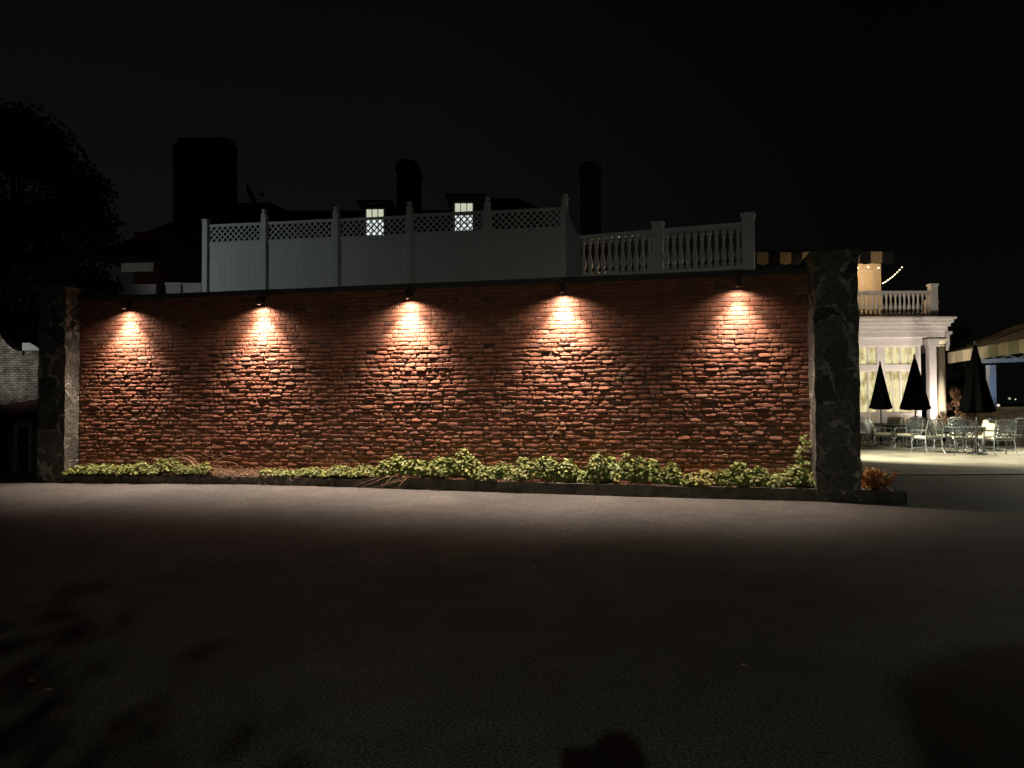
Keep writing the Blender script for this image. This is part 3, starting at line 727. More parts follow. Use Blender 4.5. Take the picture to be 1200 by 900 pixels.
# low white parapet pieces behind the wall at left
for (a, c_, t, lb) in ((150,183,333.5,'small pale parapet panel just left of the gap behind the wall coping'), (195,212,331.5,'narrow pale parapet panel between its two neighbours behind the wall'), (215,236,332,'pale parapet panel touching the left end of the white fence')):
    Y = 19.2; b = MB(); p = at(a,t,Y); q_ = at(c_,t-.5,Y); ctr = Vector(((p.x+q_.x)/2, Y, 0)); rt_ = empty('parapet_panel', ctr+Vector((0,0,-.9)), 0, lb, 'panel', 'pale parapet panels behind the brick wall')
    w = (q_.x-p.x)/2; b.box((-w,-.03,3.0),(w,.03,p.z+.84)); b.build('panel', M_whitew, rt_); b = MB(); b.box((-w-.02,-.05,p.z+.841),(w+.02,.05,p.z+.9)); b.build('rail', M_whitew, rt_)
    b = MB(); b.box((-w,-.05,0),(-w+.1,.05,2.999)); b.box((w-.1,-.05,0),(w,.05,2.999)); b.build('legs', M_whitew, rt_)

# ------------------------------------------------------------------ pavilion on the right
YP = 30.0
pv = empty('pavilion', (14, YP, 0), 0, 'white columned pavilion with glowing windows and a roof terrace beyond the right pier', 'building')
PO = Vector((14, YP, 0))
def pb(mb, a, b_, c=None): mb.box(Vector(a)-PO, Vector(b_)-PO, c)
xl = X(930, YP); xr = X(1080, YP)
zc = lambda py, Y=YP: Z(1050, py, Y)
# facade openings
wins = [(X(968,YP), X(1000,YP), 3), (X(1008,YP), X(1029,YP), 2), (X(1038,YP), X(1076,YP), 4)]
zb0, zb1, zt0, zt1 = zc(484), zc(434), zc(427), zc(406)
b = MB(); xsps = [xl]+[v for w in wins for v in w[:2]]+[xr]
for i in range(0, len(xsps), 2): pb(b, (xsps[i],YP,0), (xsps[i+1],YP+.25,zc(396)))
for w in wins:
    pb(b, (w[0],YP,zt1), (w[1],YP+.25,zc(396))); pb(b, (w[0],YP,zb1), (w[1],YP+.25,zt0)); pb(b, (w[0],YP,0), (w[1],YP+.25,zb0))
pb(b, (xr-.25,YP+.251,0), (xr,YP+9,zc(396))); pb(b, (xl,YP+9,0), (xr,YP+9.2,zc(396)))
b.build('wall', M_whitew, pv)
def winpane_mat():
    mt, nt, bs = nmat('lit_room_glass'); N = nt.nodes; L = nt.links
    tc = N.new('ShaderNodeTexCoord'); nz = N.new('ShaderNodeTexNoise'); nz.inputs['Scale'].default_value = 1.7; nz.inputs['Detail'].default_value = 5
    mp = N.new('ShaderNodeMapping'); mp.inputs['Scale'].default_value = (2.4,1,1.0); L.new(tc.outputs['Object'], mp.inputs[0]); L.new(mp.outputs[0], nz.inputs['Vector'])
    cr = N.new('ShaderNodeValToRGB'); e = cr.color_ramp.elements; e[0].position = .36; e[0].color = (.42,.33,.10,1); e[1].position = .54; e[1].color = (.90,.80,.42,1)
    L.new(nz.outputs['Fac'], cr.inputs['Fac']); L.new(cr.outputs[0], bs.inputs['Emission Color']); bs.inputs['Emission Strength'].default_value = .95
    bs.inputs['Base Color'].default_value = (.01,.01,.01,1); return mt
M_room = winpane_mat()
for w in wins:
    b = MB(); pb(b, (w[0],YP+.12,zb0), (w[1],YP+.14,zb1)); pb(b, (w[0],YP+.12,zt0), (w[1],YP+.14,zt1)); pane = b.build('window_pane', M_room, pv)
    b = MB(); nC = w[2]
    for (z0, z1, nr) in ((zb0,zb1,4),(zt0,zt1,2)):
        for k in range(nC+1):
            xx = w[0]+(w[1]-w[0])*k/nC; t = .035 if k in (0,nC) else (.03 if k*2 == nC else .012); pb(b, (xx-t,YP+.06,z0), (xx+t,YP+.115,z1))
        for k in range(nr+1):
            zz = z0+(z1-z0)*k/nr; t = .035 if k in (0,nr) else .012; pb(b, (w[0],YP+.064,zz-t), (w[1],YP+.111,zz+t))
    b.build('window_frame', M_whitew, pv)
    b = MB(); n = max(2, nC)
    for k in range(n):
        x0 = w[0]+(w[1]-w[0])*k/n+.05; x1 = w[0]+(w[1]-w[0])*(k+1)/n-.05; pb(b, (x0,YP-.03,.25), (x1,YP-.003,zb0-.1))
    b.build('sill_panels', M_cream, pv)
# pale pilaster strips & bands
b = MB()
for (z0, z1, o, xe) in ((zc(405),zc(396),.08,1081),(zc(396)+.002,zc(389),.35,1103),(zc(389)+.002,zc(384),.42,1105),(zc(384)+.002,zc(380),.52,1107),(zc(380)+.002,zc(376),.62,1109),(zc(376)+.002,zc(373.5),.70,1111)):
    pb(b, (xl, YP-o, z0), (X(xe,YP), YP+(.0 if z0 < zc(398) else 9), z1))
b.build('cornice', M_whitew, pv)
b = MB(); pb(b, (X(1104,YP+.3),YP+.5,zc(410)), (X(1118,YP+.3),YP+9,zc(391))); pb(b, (X(1104,YP+.3),YP+.45,zc(391)+.002), (X(1120,YP+.3),YP+9,zc(387))); b.build('side_beam', M_whitew, pv)
def column(xc_, y, r, z1, m, square=False):
    b = MB()
    if square:
        b.box(Vector((xc_-r,y-r,.14))-PO, Vector((xc_+r,y+r,z1-.3))-PO); o = b.build('pilaster', m, pv)
        b = MB(); 
        for (q_, za, zb) in ((.03,z1-.299,z1-.24),(.06,z1-.239,z1-.12),(.10,z1-.119,z1)): b.box(Vector((xc_-r-q_,y-r-q_,za))-PO, Vector((xc_+r+q_,y+r+q_,zb))-PO)
        b.build('capital', m, o); b = MB(); b.box(Vector((xc_-r-.04,y-r-.04,0))-PO, Vector((xc_+r+.04,y+r+.04,.139))-PO); b.build('base', m, o)
    else:
        c = Vector((xc_,y,0))-PO
        b.lathe([(r*1.0,.16),(r*1.02,.9),(r*.86,z1-.28)], 24, c); o = b.build('column', m, pv, True)
        b = MB(); b.lathe([(r*.86,z1-.279),(r*1.0,z1-.25),(r*.9,z1-.2),(r*1.25,z1-.1),(r*1.35,z1-.06)], 24, c); b.box(c+Vector((-r*1.4,-r*1.4,z1-.059)), c+Vector((r*1.4,r*1.4,z1))); b.build('capital', m, o)
        b = MB(); b.lathe([(r*1.35,.0),(r*1.4,.06),(r*1.15,.1),(r*1.2,.159)], 24, c); b.build('base', m, o)
column(X(1092,YP-.1), YP-.1, .135, zc(398), M_whitew, True)
column(X(1103.5,YP-.1), YP-.1, .16, zc(398), M_cream)
# balustrade upper
bl = empty('balcony_balustrade', (14, YP-.2, zc(373)), 0, 'white turned balustrade edging the roof terrace of the pavilion', 'balustrade', 'white balustrades')
B0 = Vector((14, YP-.2, zc(373))); hh = zc(342)-zc(373); x0, x1 = X(940,YP)-14, X(1088,YP)-14
b = MB(); b.box((x0,-.07,hh-.1),(x1,.07,hh)); b.build('rail', M_whitew, bl); b = MB(); b.box((x0,-.06,.06),(x1,.06,.14)); b.build('rail', M_whitew, bl)
n = round((x1-x0)/.178)
for k in range(n):
    b = MB(); b.lathe([(r*1.05,z) for r, z in bal_prof(hh-.24)], 10, (x0+(x1-x0)*(k+.5)/n,0,.14)); b.build('baluster', M_whitew, bl, True)
for (pa_, pb_2, tp, y) in ((1088,1096,334,0),(1098,1105,349,.9)):
    xa = X(pa_,YP)-14; xb_ = X(pb_2,YP)-14; ht = zc(tp)-zc(373); b = MB(); b.box((xa,y-.13,0.001),(xb_,y+.13,ht-.08)); o = b.build('post', M_whitew, bl); b = MB(); b.box((xa-.03,y-.16,ht-.079),(xb_+.03,y+.16,ht)); b.build('post_cap', M_whitew, o)
b = MB(); b.box((X(1098,YP)-14+.04,.131,hh-.1-.35),(X(1098,YP)-14+.12,.769,hh-.35)); b.build('rail', M_whitew, bl)
# upper room & awning
Yu = 32.0
b = MB(); xru = X(1035,Yu); zr0 = zc(372); pb(b, (X(985,Yu),Yu,zr0), (xru,Yu+4,Z(1020,309,Yu))); b.build('upper_room', M_cream, pv)
b = MB(); xw0, xw1 = X(1012,Yu), X(1026,Yu); pb(b, (xw0,Yu-.03,zr0+.1), (xw0+.06,Yu-.002,Z(1020,318,Yu))); pb(b, (xw1-.06,Yu-.03,zr0+.1), (xw1,Yu-.002,Z(1020,318,Yu))); pb(b, (xw0,Yu-.03,Z(1020,318,Yu)), (xw1,Yu-.002,Z(1020,316.5,Yu))); b.build('door_frame', M_whitew, pv)
def stripe_awning(name, label, P0, P1, back, rise, val, stripe, cA, cB, flat=False):
    # P0-P1 front edge (top of valance), back = horizontal vector to the rear edge
    root = empty(name, (P0.x, P0.y, P0.z), 0, label, 'awning', 'striped awnings')
    d = P1-P0; Ln = d.length; n = int(Ln/stripe)+1; cv = MB(); va = MB()
    rs_ = Vector((0,0,rise)); th = Vector((0,0,-.012))
    for i in range(n):
        a = d*min(1, i*stripe/Ln); c = d*min(1, (i+1)*stripe/Ln); cc = cA if i % 2 == 0 else cB
        cv.add([a, c, c+back+rs_, a+back+rs_, a+th, c+th, c+back+rs_+th, a+back+rs_+th], [(0,1,2,3),(7,6,5,4),(0,4,5,1),(1,5,6,2),(2,6,7,3),(3,7,4,0)], cc)
        w = (c-a); t = back.normalized()*.008; vs = []
        for k in range(7):
            f = k/6; vs += [a+w*f+Vector((0,0,.0)), a+w*f+Vector((0,0,-val*(1 if flat else .84+.16*math.sin(math.pi*f)))) ]
        m_ = len(vs); vs2 = [v-t for v in vs]; fs = []
        for k in range(6): fs += [(2*k,2*k+1,2*k+3,2*k+2), (m_+2*k,m_+2*k+2,m_+2*k+3,m_+2*k+1), (2*k+1,m_+2*k+1,m_+2*k+3,2*k+3)]
        va.add(vs+vs2, fs, cc)
    cv.build('canopy', M_awn, root); va.build('valance', M_awn, root)
    return root
M_awn = mat('awning_canvas', (1,1,1), .85, var=.12, scale=4, tint=True)
a0 = at(887, 294, 30.6); a1 = at(1047, 299, 30.6); a1.z = a0.z = Z(970, 295, 30.6)
aw1 = stripe_awning('striped_awning', 'cream and black striped awning over the upper terrace room behind the right pier top', a0, a1, Vector((0,1.4,0)), .35, .52, (a1-a0).length/12*1.0001, (.50,.36,.20), (.012,.011,.010))
# string lights
M_fairy = emis('fairy_glow', (1,.80,.50), 9)
sl = empty('string_lights', at(1035,331,30.7), 0, 'string of tiny warm bulbs running up from the upper room to the awning tip', 'string lights')
s0 = Vector((0,0,0)); s1 = at(1057,312.5,30.2)-at(1035,331,30.7); b = MB(); b.tube([s0,(s0+s1)/2+Vector((0,0,-.05)),s1], .008, 5); b.build('wire', M_black, sl)
b = MB()
for k in range(9):
    b = MB(); t = k/8; p = s0.lerp(s1, t)+Vector((0,0,-.05*math.sin(math.pi*t)-.03)); b.lathe([(.002,-.02),(.02,-.008),(.02,.008),(.002,.02)], 8, p); b.build('bulb', M_fairy, sl)
for k in range(7):
    b = MB(); p = Vector((-.1-k*.42,.15,.62+.03*(k%2))); b.lathe([(.002,-.025),(.022,-.01),(.022,.01),(.002,.025)], 8, p); b.build('bulb', M_fairy, sl)
point('string_light_glow', (-.5,.2,.45), 50, (1,.66,.36), .15, sl); point('string_light_glow', (.35,-.25,-.1), 4, (1,.66,.36), .15, sl)
point('string_light_glow', (-3.2,-.1,.35), 34, (1,.62,.34), .15, sl)

# uplight at column foot, soffit light, flood for the patio
def fixture(name, label, loc, tgt, cat='floodlight'):
    root = empty(name, loc, 0, label, cat); d = (Vector(tgt)-Vector(loc)).normalized()
    b = MB(); b.tube([-d*.16, -d*.02, d*.0], [.06,.10,.11], 12); b.build('housing', M_black, root)
    b = MB(); b.tube([d*.004, d*.012], .09, 12); b.build('lens', emis('lamp_lens', (1,.85,.7), 3), root)
    return root, d
loc = Vector((X(1104,YP-1.4), YP-1.5, .14)); tg = Vector((X(1092,YP), YP, 4.5))
f1, d = fixture('uplight', 'small ground uplight at the foot of the pavilion columns', loc, tg); spot('uplight_beam', loc+d*.03, tg, 700, (1,.84,.74), 120, 1, .06)
loc = Vector((X(1015,YP), YP-2.2, .14)); tg = Vector((X(1040,YP), YP, 5)); 
f1, d = fixture('uplight', 'ground uplight in front of the pavilion windows', loc, tg); spot('uplight_beam', loc+d*.03, tg, 210, (1,.84,.72), 130, 1, .06)
loc = Vector((BB.x+1.5, 20.0, 3.3)); tg = Vector((13.0, 20.5, 0))
f2, d = fixture('floodlight', 'floodlight on the side of the terrace block aimed across the patio', loc, tg); spot('flood_beam', loc+d*.03, tg, 6600, (1,.94,.72), 70, .9, .12)
loc = Vector((17.0, 22.3, 3.0)); tg = Vector((13.8, 21.5, 0.0))
f3, d = fixture('floodlight', 'floodlight hanging below the striped awning at the right, aimed at the tables', loc, tg); spot('flood_beam', loc+d*.03, tg, 1700, (1,.94,.74), 125, .9, .10)
b = MB(); b.tube([-d*.1, Vector((.0,.0,.42))], .015, 6); b.build('bracket', M_black, f3)
loc = Vector((5.85, 13.2, .12)); tg = Vector((5.35, 12.2, .75))  # unseen light added behind the shrub to brighten its leaves
f3, d = fixture('shrub_helper_light', 'small added light hidden behind the orange-red shrub to brighten it', loc, tg, 'added light'); f3.scale = (.5,.5,.5); spot('shrub_helper_beam', loc+d*.03, tg, 170, (1,.87,.6), 80, .8, .03)

loc = Vector((9.4, 23.3, .16)); tg = Vector((14.8, 29.8, 4.6))  # hidden flood added to brighten the balcony balusters and pavilion front
f3, d = fixture('floodlight', 'added floodlight hidden behind the right pier to brighten the pavilion front and balcony', loc, tg); spot('flood_beam', loc+d*.03, tg, 1100, (1,.88,.72), 56, .8, .10)
# ------------------------------------------------------------------ side awning with white frame
A0 = Vector((X(1112,30.5), 30.5, 0)); A0.z = Z(1112,413.5,30.5); A1 = Vector((X(1200,24), 24, 0)); A1.z = A0.z
A1 = A0+(A1-A0)*1.35; bk_ = Vector((3.2,.8,0))
aw2 = stripe_awning('striped_awning', 'long olive and cream striped awning at the right edge of the picture', A0, A1, bk_, 1.15, .42, .80, (.60,.52,.32), (.36,.34,.20), flat=True)
pf = at(1162,430,27.2); M_bluew = mat('cool_white_paint', (.62,.70,.80), .5, var=.1)
b = MB()
for px, Y in ((1162,27.2),(1290,25.0)):
    q_ = Vector((X(px,Y), Y, 0))-A0; ztp = Z(1162,428,27.2)
    b.box((q_.x-.11,q_.y-.11,-A0.z), (q_.x+.11,q_.y+.11,ztp-A0.z))
b.build('post', M_bluew, aw2)
b = MB(); pA = Vector((X(1150,27.4),27.4,Z(1162,423,27.2)))-A0; pB_ = Vector((X(1290,25),25,Z(1162,423,27.2)))-A0
b.bar(pA, pB_, .10, .14); b.bar(pA+Vector((0,0,.32)), pB_+Vector((0,0,.32)), .08, .08)
for k in range(6):
    u = pA.lerp(pB_, k/6); v = pA.lerp(pB_, (k+1)/6); b.bar(u+Vector((0,0,.05)), v+Vector((0,0,.3)), .03, .03); b.bar(u+Vector((0,0,.3)), v+Vector((0,0,.05)), .03, .03)
b.build('beam', M_bluew, aw2)
loc = Vector((X(1180,25), 26.0, 1.35)); 
spot('cool_beam', (X(1175,26), 25.8, 1.5), (X(1168,27.2), 27.2, 3.0), 22, (.45,.65,1), 120, 1, .1)
spot('valance_beam', (X(1090,26), 24.5, .4), (X(1160,27), 27.0, 3.2), 1300, (1,.92,.64), 90, 1, .1)
f4, d = fixture('uplight', 'small ground uplight on the patio below the long striped awning', Vector((X(1090,26), 24.5, .14)), (X(1160,27), 27.0, 3.2))
# stone garden wall
sw = MB(); x0, x1 = X(1146,26.0), X(1146,26)+9
b = sw; nu = 60
b.box((x0,26.0,0),(x1,26.5,Z(1160,480,26)))
gw = empty('garden_wall', (0,0,0), 0, 'low tan stone garden wall behind the rightmost patio chairs', 'wall'); b.build('stonework', mat('tan_stone', (.20,.15,.10), .9, var=.5, scale=3, bump=.03, bscale=14), gw)
b = MB(); b.box((x0-.03,25.95,Z(1160,480,26)+.002),(x1,26.55,Z(1160,478,26)+.03)); b.build('cap_stone', mat('tan_cap', (.26,.21,.15), .85, var=.3), gw)
# lamps far off
for (px, py, Y, rad, lb) in ((1170,475,26.2,.05,'small pale lamp sitting on the low garden wall beside the awning post'), (1166,464,34,.05,'small white light just right of the pale awning post'), (1183,467,60,.10,'larger of the two distant lights beyond the garden wall'), (1190,468,60,.06,'dimmer of the two distant lights beyond the garden wall')):
    p = at(px, py, Y); rt_ = empty('garden_lamp', (p.x,p.y,0), 0, lb, 'lamp', 'small distant garden lamps'); b = MB(); b.tube([(0,0,-1.0 if Y>30 else Z(1160,478,26)),(0,0,p.z-rad)], .02, 6); b.build('post', M_black, rt_)
    b = MB(); b.lathe([(.002,-rad),(rad*.8,-rad*.6),(rad,0),(rad*.7,rad*.7),(.002,rad)], 12, (0,0,p.z)); b.build('globe', emis('far_lamp', (1,.93,.75), .35 if rad > .07 else .7), rt_, True)

# ------------------------------------------------------------------ umbrellas
def umbrella(px, Y, ytop, ybot, halfw, label, seed):
    x = X(px, Y); zt = Z(px, ytop, Y); zb = Z(px, ybot, Y); r = halfw/900*Y; rr = random.Random(seed); ph = rr.uniform(0,6)
    root = empty('closed_umbrella', (x, Y, .02), 0, label, 'umbrella', 'closed black patio umbrellas')
    b = MB(); b.tube([(0,0,.05),(0,0,zt-.02)], .024, 10); b.build('pole', M_ironw, root)
    b = MB(); b.lathe([(.26,0),(.27,.03),(.22,.06),(.08,.08),(.05,.2),(.04,.3)], 20); b.build('base', M_ironw, root, True)
    H_ = zt-zb; n = 64
    def fn(rad, z, t):
        f = max(0, (zt-z)/H_); return rad*(1+.17*f*math.cos(8*t+ph)*(1+.4*math.sin(3*t+ph))+.07*f*math.sin(3*t+ph*2)+.03*f*math.sin(17*t))
    prof = [(.03+ (r-.03)*(k/16)**.9*(1 if k < 15 else (1.02 if k == 15 else .97)), zt-.02-H_*k/16) for k in range(17)][::-1]
    b = MB(); b.lathe(prof, n, (0,0,0), None, fn)
    for i in range(n):  # scalloped hem
        x_, y_, z_ = b.v[i]; b.v[i] = (x_, y_, z_+.05*abs(math.cos(4*(2*math.pi*i/n)+ph/2)))
    b.build('canopy', M_canvas, root, True)
    b = MB(); b.lathe([(.03,zt-.03),(.045,zt+.0),(.02,zt+.02),(.035,zt+.05),(.035,zt+.07),(.004,zt+.11)], 12); b.build('finial', M_bronze, root, True)
    return root
umbrella(1032, 26.6, 427.5, 480, 11, 'smallest closed black umbrella, against the glowing windows next to the stone pier', 1)
umbrella(1072.5, 24.6, 419.5, 481, 15, 'closed black umbrella in the middle, in front of the pavilion corner', 2)
umbrella(1144, 21.6, 404, 484, 17, 'largest closed black umbrella, in front of the striped awning', 3)

# ------------------------------------------------------------------ chairs and tables
def build_chair():
    root = empty('patio_chair', (0,0,0))
    # faces -Y (front); back at +Y
    b = MB(); b.box((-.25,-.25,.40),(.25,.24,.425)); b.tube([(-.26,-.26,.41),(.26,-.26,.41),(.26,.25,.41),(-.26,.25,.41),(-.26,-.26,.41)], .014, 6); b.build('seat', M_alu, root)
    b = MB(); b.box((-.24,-.25,.427),(.24,.22,.495)); c = b.build('seat_cushion', M_cush, root); md = c.modifiers.new('b','BEVEL'); md.width = .025; md.segments = 3
    b = MB(); t0 = Vector((0,.25,.46)); t1 = Vector((0,.37,.93))
    def bp(u, v): return Vector((u, t0.y+(t1.y-t0.y)*v, t0.z+(t1.z-t0.z)*v))
    b.tube([bp(-.25,-.1), bp(-.27,.5), bp(-.255,1), bp(-.15,1.06), bp(0,1.085), bp(.15,1.06), bp(.255,1), bp(.27,.5), bp(.25,-.1)], .016, 8); b.tube([bp(-.25,.02), bp(.25,.02)], .012, 6); b.build('back_frame', M_alu, root)
    b = MB(); st = 5
    for i in range(-5, 6):
        for sg in (1,-1):
            u0 = i*.1; v0, v1 = .02, 1.02; u1 = u0+sg*.5*.95
            # clip to |u|<.25
            def clip(u0, v0, u1, v1):
                ts = [0, 1]
                for lim in (-.25, .25):
                    if (u0-lim)*(u1-lim) < 0: ts.append((lim-u0)/(u1-u0))
                ts.sort(); best = None
                for p, q_ in zip(ts, ts[1:]):
                    mm = u0+(u1-u0)*(p+q_)/2
                    if abs(mm) < .25 and q_-p > .03: best = (p, q_)
                return best
            c2 = clip(u0, v0, u1, v1)
            if c2:
                p, q_ = c2; b.bar(bp(u0+(u1-u0)*p, v0+(v1-v0)*p), bp(u0+(u1-u0)*q_, v0+(v1-v0)*q_), .016, .009, Vector((0,1,0)))
    b.build('back_lattice', M_alu, root)
    for s_ in (-1, 1):
        b = MB(); b.tube([(s_*.27,.30,.66),(s_*.31,.15,.665),(s_*.32,-.1,.66),(s_*.31,-.24,.64),(s_*.29,-.26,.55),(s_*.265,-.25,.42)], .015, 8); b.build('armrest', M_alu, root)
        b = MB(); b.tube([(s_*.25,-.25,.41),(s_*.285,-.30,.3),(s_*.27,-.27,.14),(s_*.30,-.33,.0)], [.02,.018,.015,.014], 8); b.build('leg', M_alu, root)
        b = MB(); b.tube([(s_*.25,.24,.45),(s_*.27,.27,.28),(s_*.265,.27,.14),(s_*.29,.36,.0)], [.02,.018,.015,.014], 8); b.build('leg', M_alu, root)
    b = MB(); b.tube([(-.272,-.27,.15),(0,-.02,.17),(.266,.27,.15)], .01, 6); b.tube([(.272,-.27,.15),(0,-.02,.17),(-.266,.27,.15)], .01, 6); b.build('stretcher', M_alu, root)
    b = MB(); vs = []
    b.box((-.22,-.09,0),(.22,-.02,.46)); Mt = Matrix.Translation((0,.265,.47)) @ Matrix.Rotation(math.atan2(.12,.47)*-1,4,'X'); b.v = [tuple(Mt @ Vector(v)) for v in b.v]
    bc = b.build('back_cushion', M_cush, root); md = bc.modifiers.new('b','BEVEL'); md.width = .025; md.segments = 3
    return root
def copy_tree(o, skip=()):
    r = o.copy(); col.objects.link(r)
    for ch in list(o.children):
        if ch.name.split('.')[0] in skip: continue
        c = ch.copy(); col.objects.link(c); c.parent = r
        for g_ in list(ch.children):
            d = g_.copy(); col.objects.link(d); d.parent = c
    return r
proto = build_chair()
GC = 'cast metal chairs round the patio tables'
chairs = [ # px, Y, angle (deg, 0 = back away from camera), back cushion, label
 (1181, 23.0, 200, 0, 'dark patio chair half cut off by the right edge of the picture'),
 (1171, 21.2, 172, 0, 'nearest patio chair, pale lattice back towards us, right of the largest umbrella'),
 (1150, 22.2, -72, 1, 'patio chair with tall cream back cushion just right of the largest umbrella pole'),
 (1106, 23.4, 62, 1, 'patio chair with slanting cream cushion below the pavilion columns'),
 (1086, 22.2, 190, 0, 'patio chair with its lattice back to us left of the column foot'),
 (1064, 24.0, -60, 0, 'grey armchair seen from the side, drawn up below the middle umbrella'),
 (1043, 25.2, -52, 1, 'patio chair with cream back cushion left of the middle umbrella table'),
 (1031, 24.6, 80, 1, 'cushioned patio chair seen from the side below the smallest umbrella'),
 (1013, 26.4, 120, 0, 'patio chair partly hidden by the right stone pier'),
 (1078, 26.0, -20, 1, 'patio chair facing us behind the middle umbrella table'),
 (1126, 24.6, -5, 0, 'patio chair facing us behind the large dark table'),
 (1128, 21.5, 160, 0, 'shade-darkened patio chair with its back to us in front of the large dark table'),
]
for i, (px, Y, a, bc, lb) in enumerate(chairs):
    c = proto if False else copy_tree(proto, () if bc else ('back_cushion',))
    c.location = (X(px, Y), Y, .02); c.rotation_euler = (0,0,R(a)); tag(c, lb, 'chair', GC)
    if i in (0, 11):  # darker metal; on the last chair it stands in for shade
        for ch in c.children:
            if ch.name.startswith(('seat_cushion','back_cushion')): continue
            ch.data = ch.data.copy(); ch.data.materials[0] = M_ironw
for ch in list(proto.children): bpy.data.objects.remove(ch)
bpy.data.objects.remove(proto)
for (px, Y, w, lb) in ((1058, 25.0, .58, 'dark patio table below the middle umbrella'), (1129, 22.9, .62, 'large dark patio table left of the largest umbrella'), (1020, 27.2, .5, 'small dark patio table below the smallest umbrella'), (1186, 23.8, .5, 'patio table at the right edge of the picture')):
    root = empty('patio_table', (X(px,Y), Y, .02), R(12), lb, 'table', 'dark metal patio tables')
    b = MB(); b.lathe([(w*1.0,.70),(w*1.04,.71),(w*1.04,.73),(w*1.0,.74)], 28); b.build('table_top', M_ironw if w < .6 else M_alu, root)
    b = MB(); b.lathe([(w*.9,.58),(w*.9,.699)], 28); b.build('apron', M_ironw, root)
    for k in range(4):
        t = math.pi/4+k*math.pi/2; cx, sx = math.cos(t), math.sin(t); b = MB(); b.tube([(cx*w*.85,sx*w*.85,.6),(cx*w*.7,sx*w*.7,.35),(cx*w*.75,sx*w*.75,.12),(cx*w*.95,sx*w*.95,0)], [.025,.022,.018,.02], 8); b.build('leg', M_ironw, root)

# ------------------------------------------------------------------ trees
def tree(name, label, base, height, cr, n, seed, size=.22, lo=.22, m=M_tleaf, trunk_r=.2, cat='tree', zlow=.3, group=None, sq=1.0):
    rr = random.Random(seed); root = empty(name, base, 0, label, cat, group)
    b = MB(); top = Vector((rr.uniform(-.3,.3), rr.uniform(-.3,.3), height*.8)); b.tube([(0,0,-.2),(0,0,height*.25),tuple(top*.6),tuple(top)], [trunk_r*1.25,trunk_r,trunk_r*.6,trunk_r*.12], 10)
    cl = []
    for k in range(int(16+cr*6)):
        th = rr.uniform(0,6.283); v = rr.uniform(zlow, 1); prof = math.sin(math.pi*min(1,(v-zlow)/(1-zlow)*.8+.2))**.6
        rad = cr*prof*rr.uniform(.35,1)*sq; c = Vector((rad*math.cos(th), rad*math.sin(th), height*v*.95)); cl.append((c, cr*rr.uniform(.18,.36)))
        s_ = Vector((0,0,height*max(lo, v*.7-.1))); b.tube([s_, s_.lerp(c,.5)+Vector((0,0,-.1)), c], [trunk_r*.35,trunk_r*.2,.015], 6)
    b.build('trunk', M_bark, root, True)
    b = MB()
    for k in range(n):
        c, r_ = rr.choice(cl); u = Vector((rr.gauss(0,1), rr.gauss(0,1), rr.gauss(0,1))).normalized(); p = c+u*r_*rr.uniform(.3,1.15)**.7; p.z = p.z-.0
        v = rr.uniform(.5,1.5); leaf(b, p, u+Vector((rr.uniform(-1,1),rr.uniform(-1,1),rr.uniform(-.5,1))), size*rr.uniform(.6,1.2), rr, (v,v,v*.9), .6)
    b.build('crown', m, root); return root
tx_ = X(15, 34); tree('broadleaf_tree', 'tall dark tree filling the sky at the left edge', (tx_, 34, -1), 15.5, 4.5, 30000, 21, .26, trunk_r=.35, zlow=.22)
tree('broadleaf_tree', 'lower leafy tree rising just behind the left stone pier', (X(60,21), 21, -.7), 6.0, 2.05, 15000, 22, .15, lo=.6, trunk_r=.12, zlow=.80)
tree('broadleaf_tree', 'small faintly lit tree above the white brick outbuilding at the left edge', (X(-25,25), 25.5, -1), 7.6, 2.5, 9000, 25, .14, lo=.62, trunk_r=.14, zlow=.84)
tree('conical_evergreen', 'dark pointed evergreen between the pavilion and the striped awning', (X(1127,35), 35, 0), 4.9, 1.1, 6000, 23, .14, trunk_r=.12, zlow=.1, sq=.8)
tree('potted_shrub', 'brownish leafy shrub seen between the columns and the largest umbrella', (X(1120,29.5), 29.5, .02), 1.9, .7, 3200, 24, .08, m=M_brownleaf, trunk_r=.05, cat='shrub', zlow=.2)

# ------------------------------------------------------------------ outbuilding at the left
YO = 28.0
ob = empty('outbuilding', (X(0,YO), YO, -1), 0, 'pale painted brick outbuilding with a swooping parapet at the left edge', 'building'); OO = Vector((X(0,YO), YO, -1))
def ox(px): return X(px,YO)-OO.x
def oz(py): return Z(20,py,YO)-OO.z
def profile_wall(mb, tops_, zb, y0, y1):
    vs = []; 
    for (x, z) in tops_: vs += [(x,y0,zb),(x,y0,z),(x,y1,zb),(x,y1,z)]
    fs = []
    for i in range(len(tops_)-1):
        a = i*4; fs += [(a,a+4,a+5,a+1),(a+2,a+3,a+7,a+6),(a+1,a+5,a+7,a+3)]
    k = (len(tops_)-1)*4; fs += [(0,1,3,2),(k,k+2,k+3,k+1)]; mb.add(vs, fs)
pts = []
for k in range(21):
    t = k/20; px = -30+57*t; z = 416-93*(1-t)**2
    pts.append((ox(px), oz(z)))
b = MB(); profile_wall(b, pts+[(ox(27.5),oz(411)),(ox(75),oz(411))], 0, 0, .35); b.build('wall', M_pbrick, ob)
b = MB(); profile_wall(b, [(x,z+.13) for x,z in pts], 0, 0, .5)
for i, v in enumerate(b.v):
    if v[2] == 0: b.v[i] = (v[0], v[1], next(z for x,z in pts if abs(x-v[0])<1e-6)+.002)
b.v = [(x,y-.1,z) for x,y,z in b.v]; b.build('coping', M_pbrick, ob)
b = MB(); b.box((ox(27.6),-.12,oz(410.8)),(ox(75),.5,oz(402))); b.build('roof', mat('pale_metal_roof', (.65,.72,.75), .5, var=.1), ob)
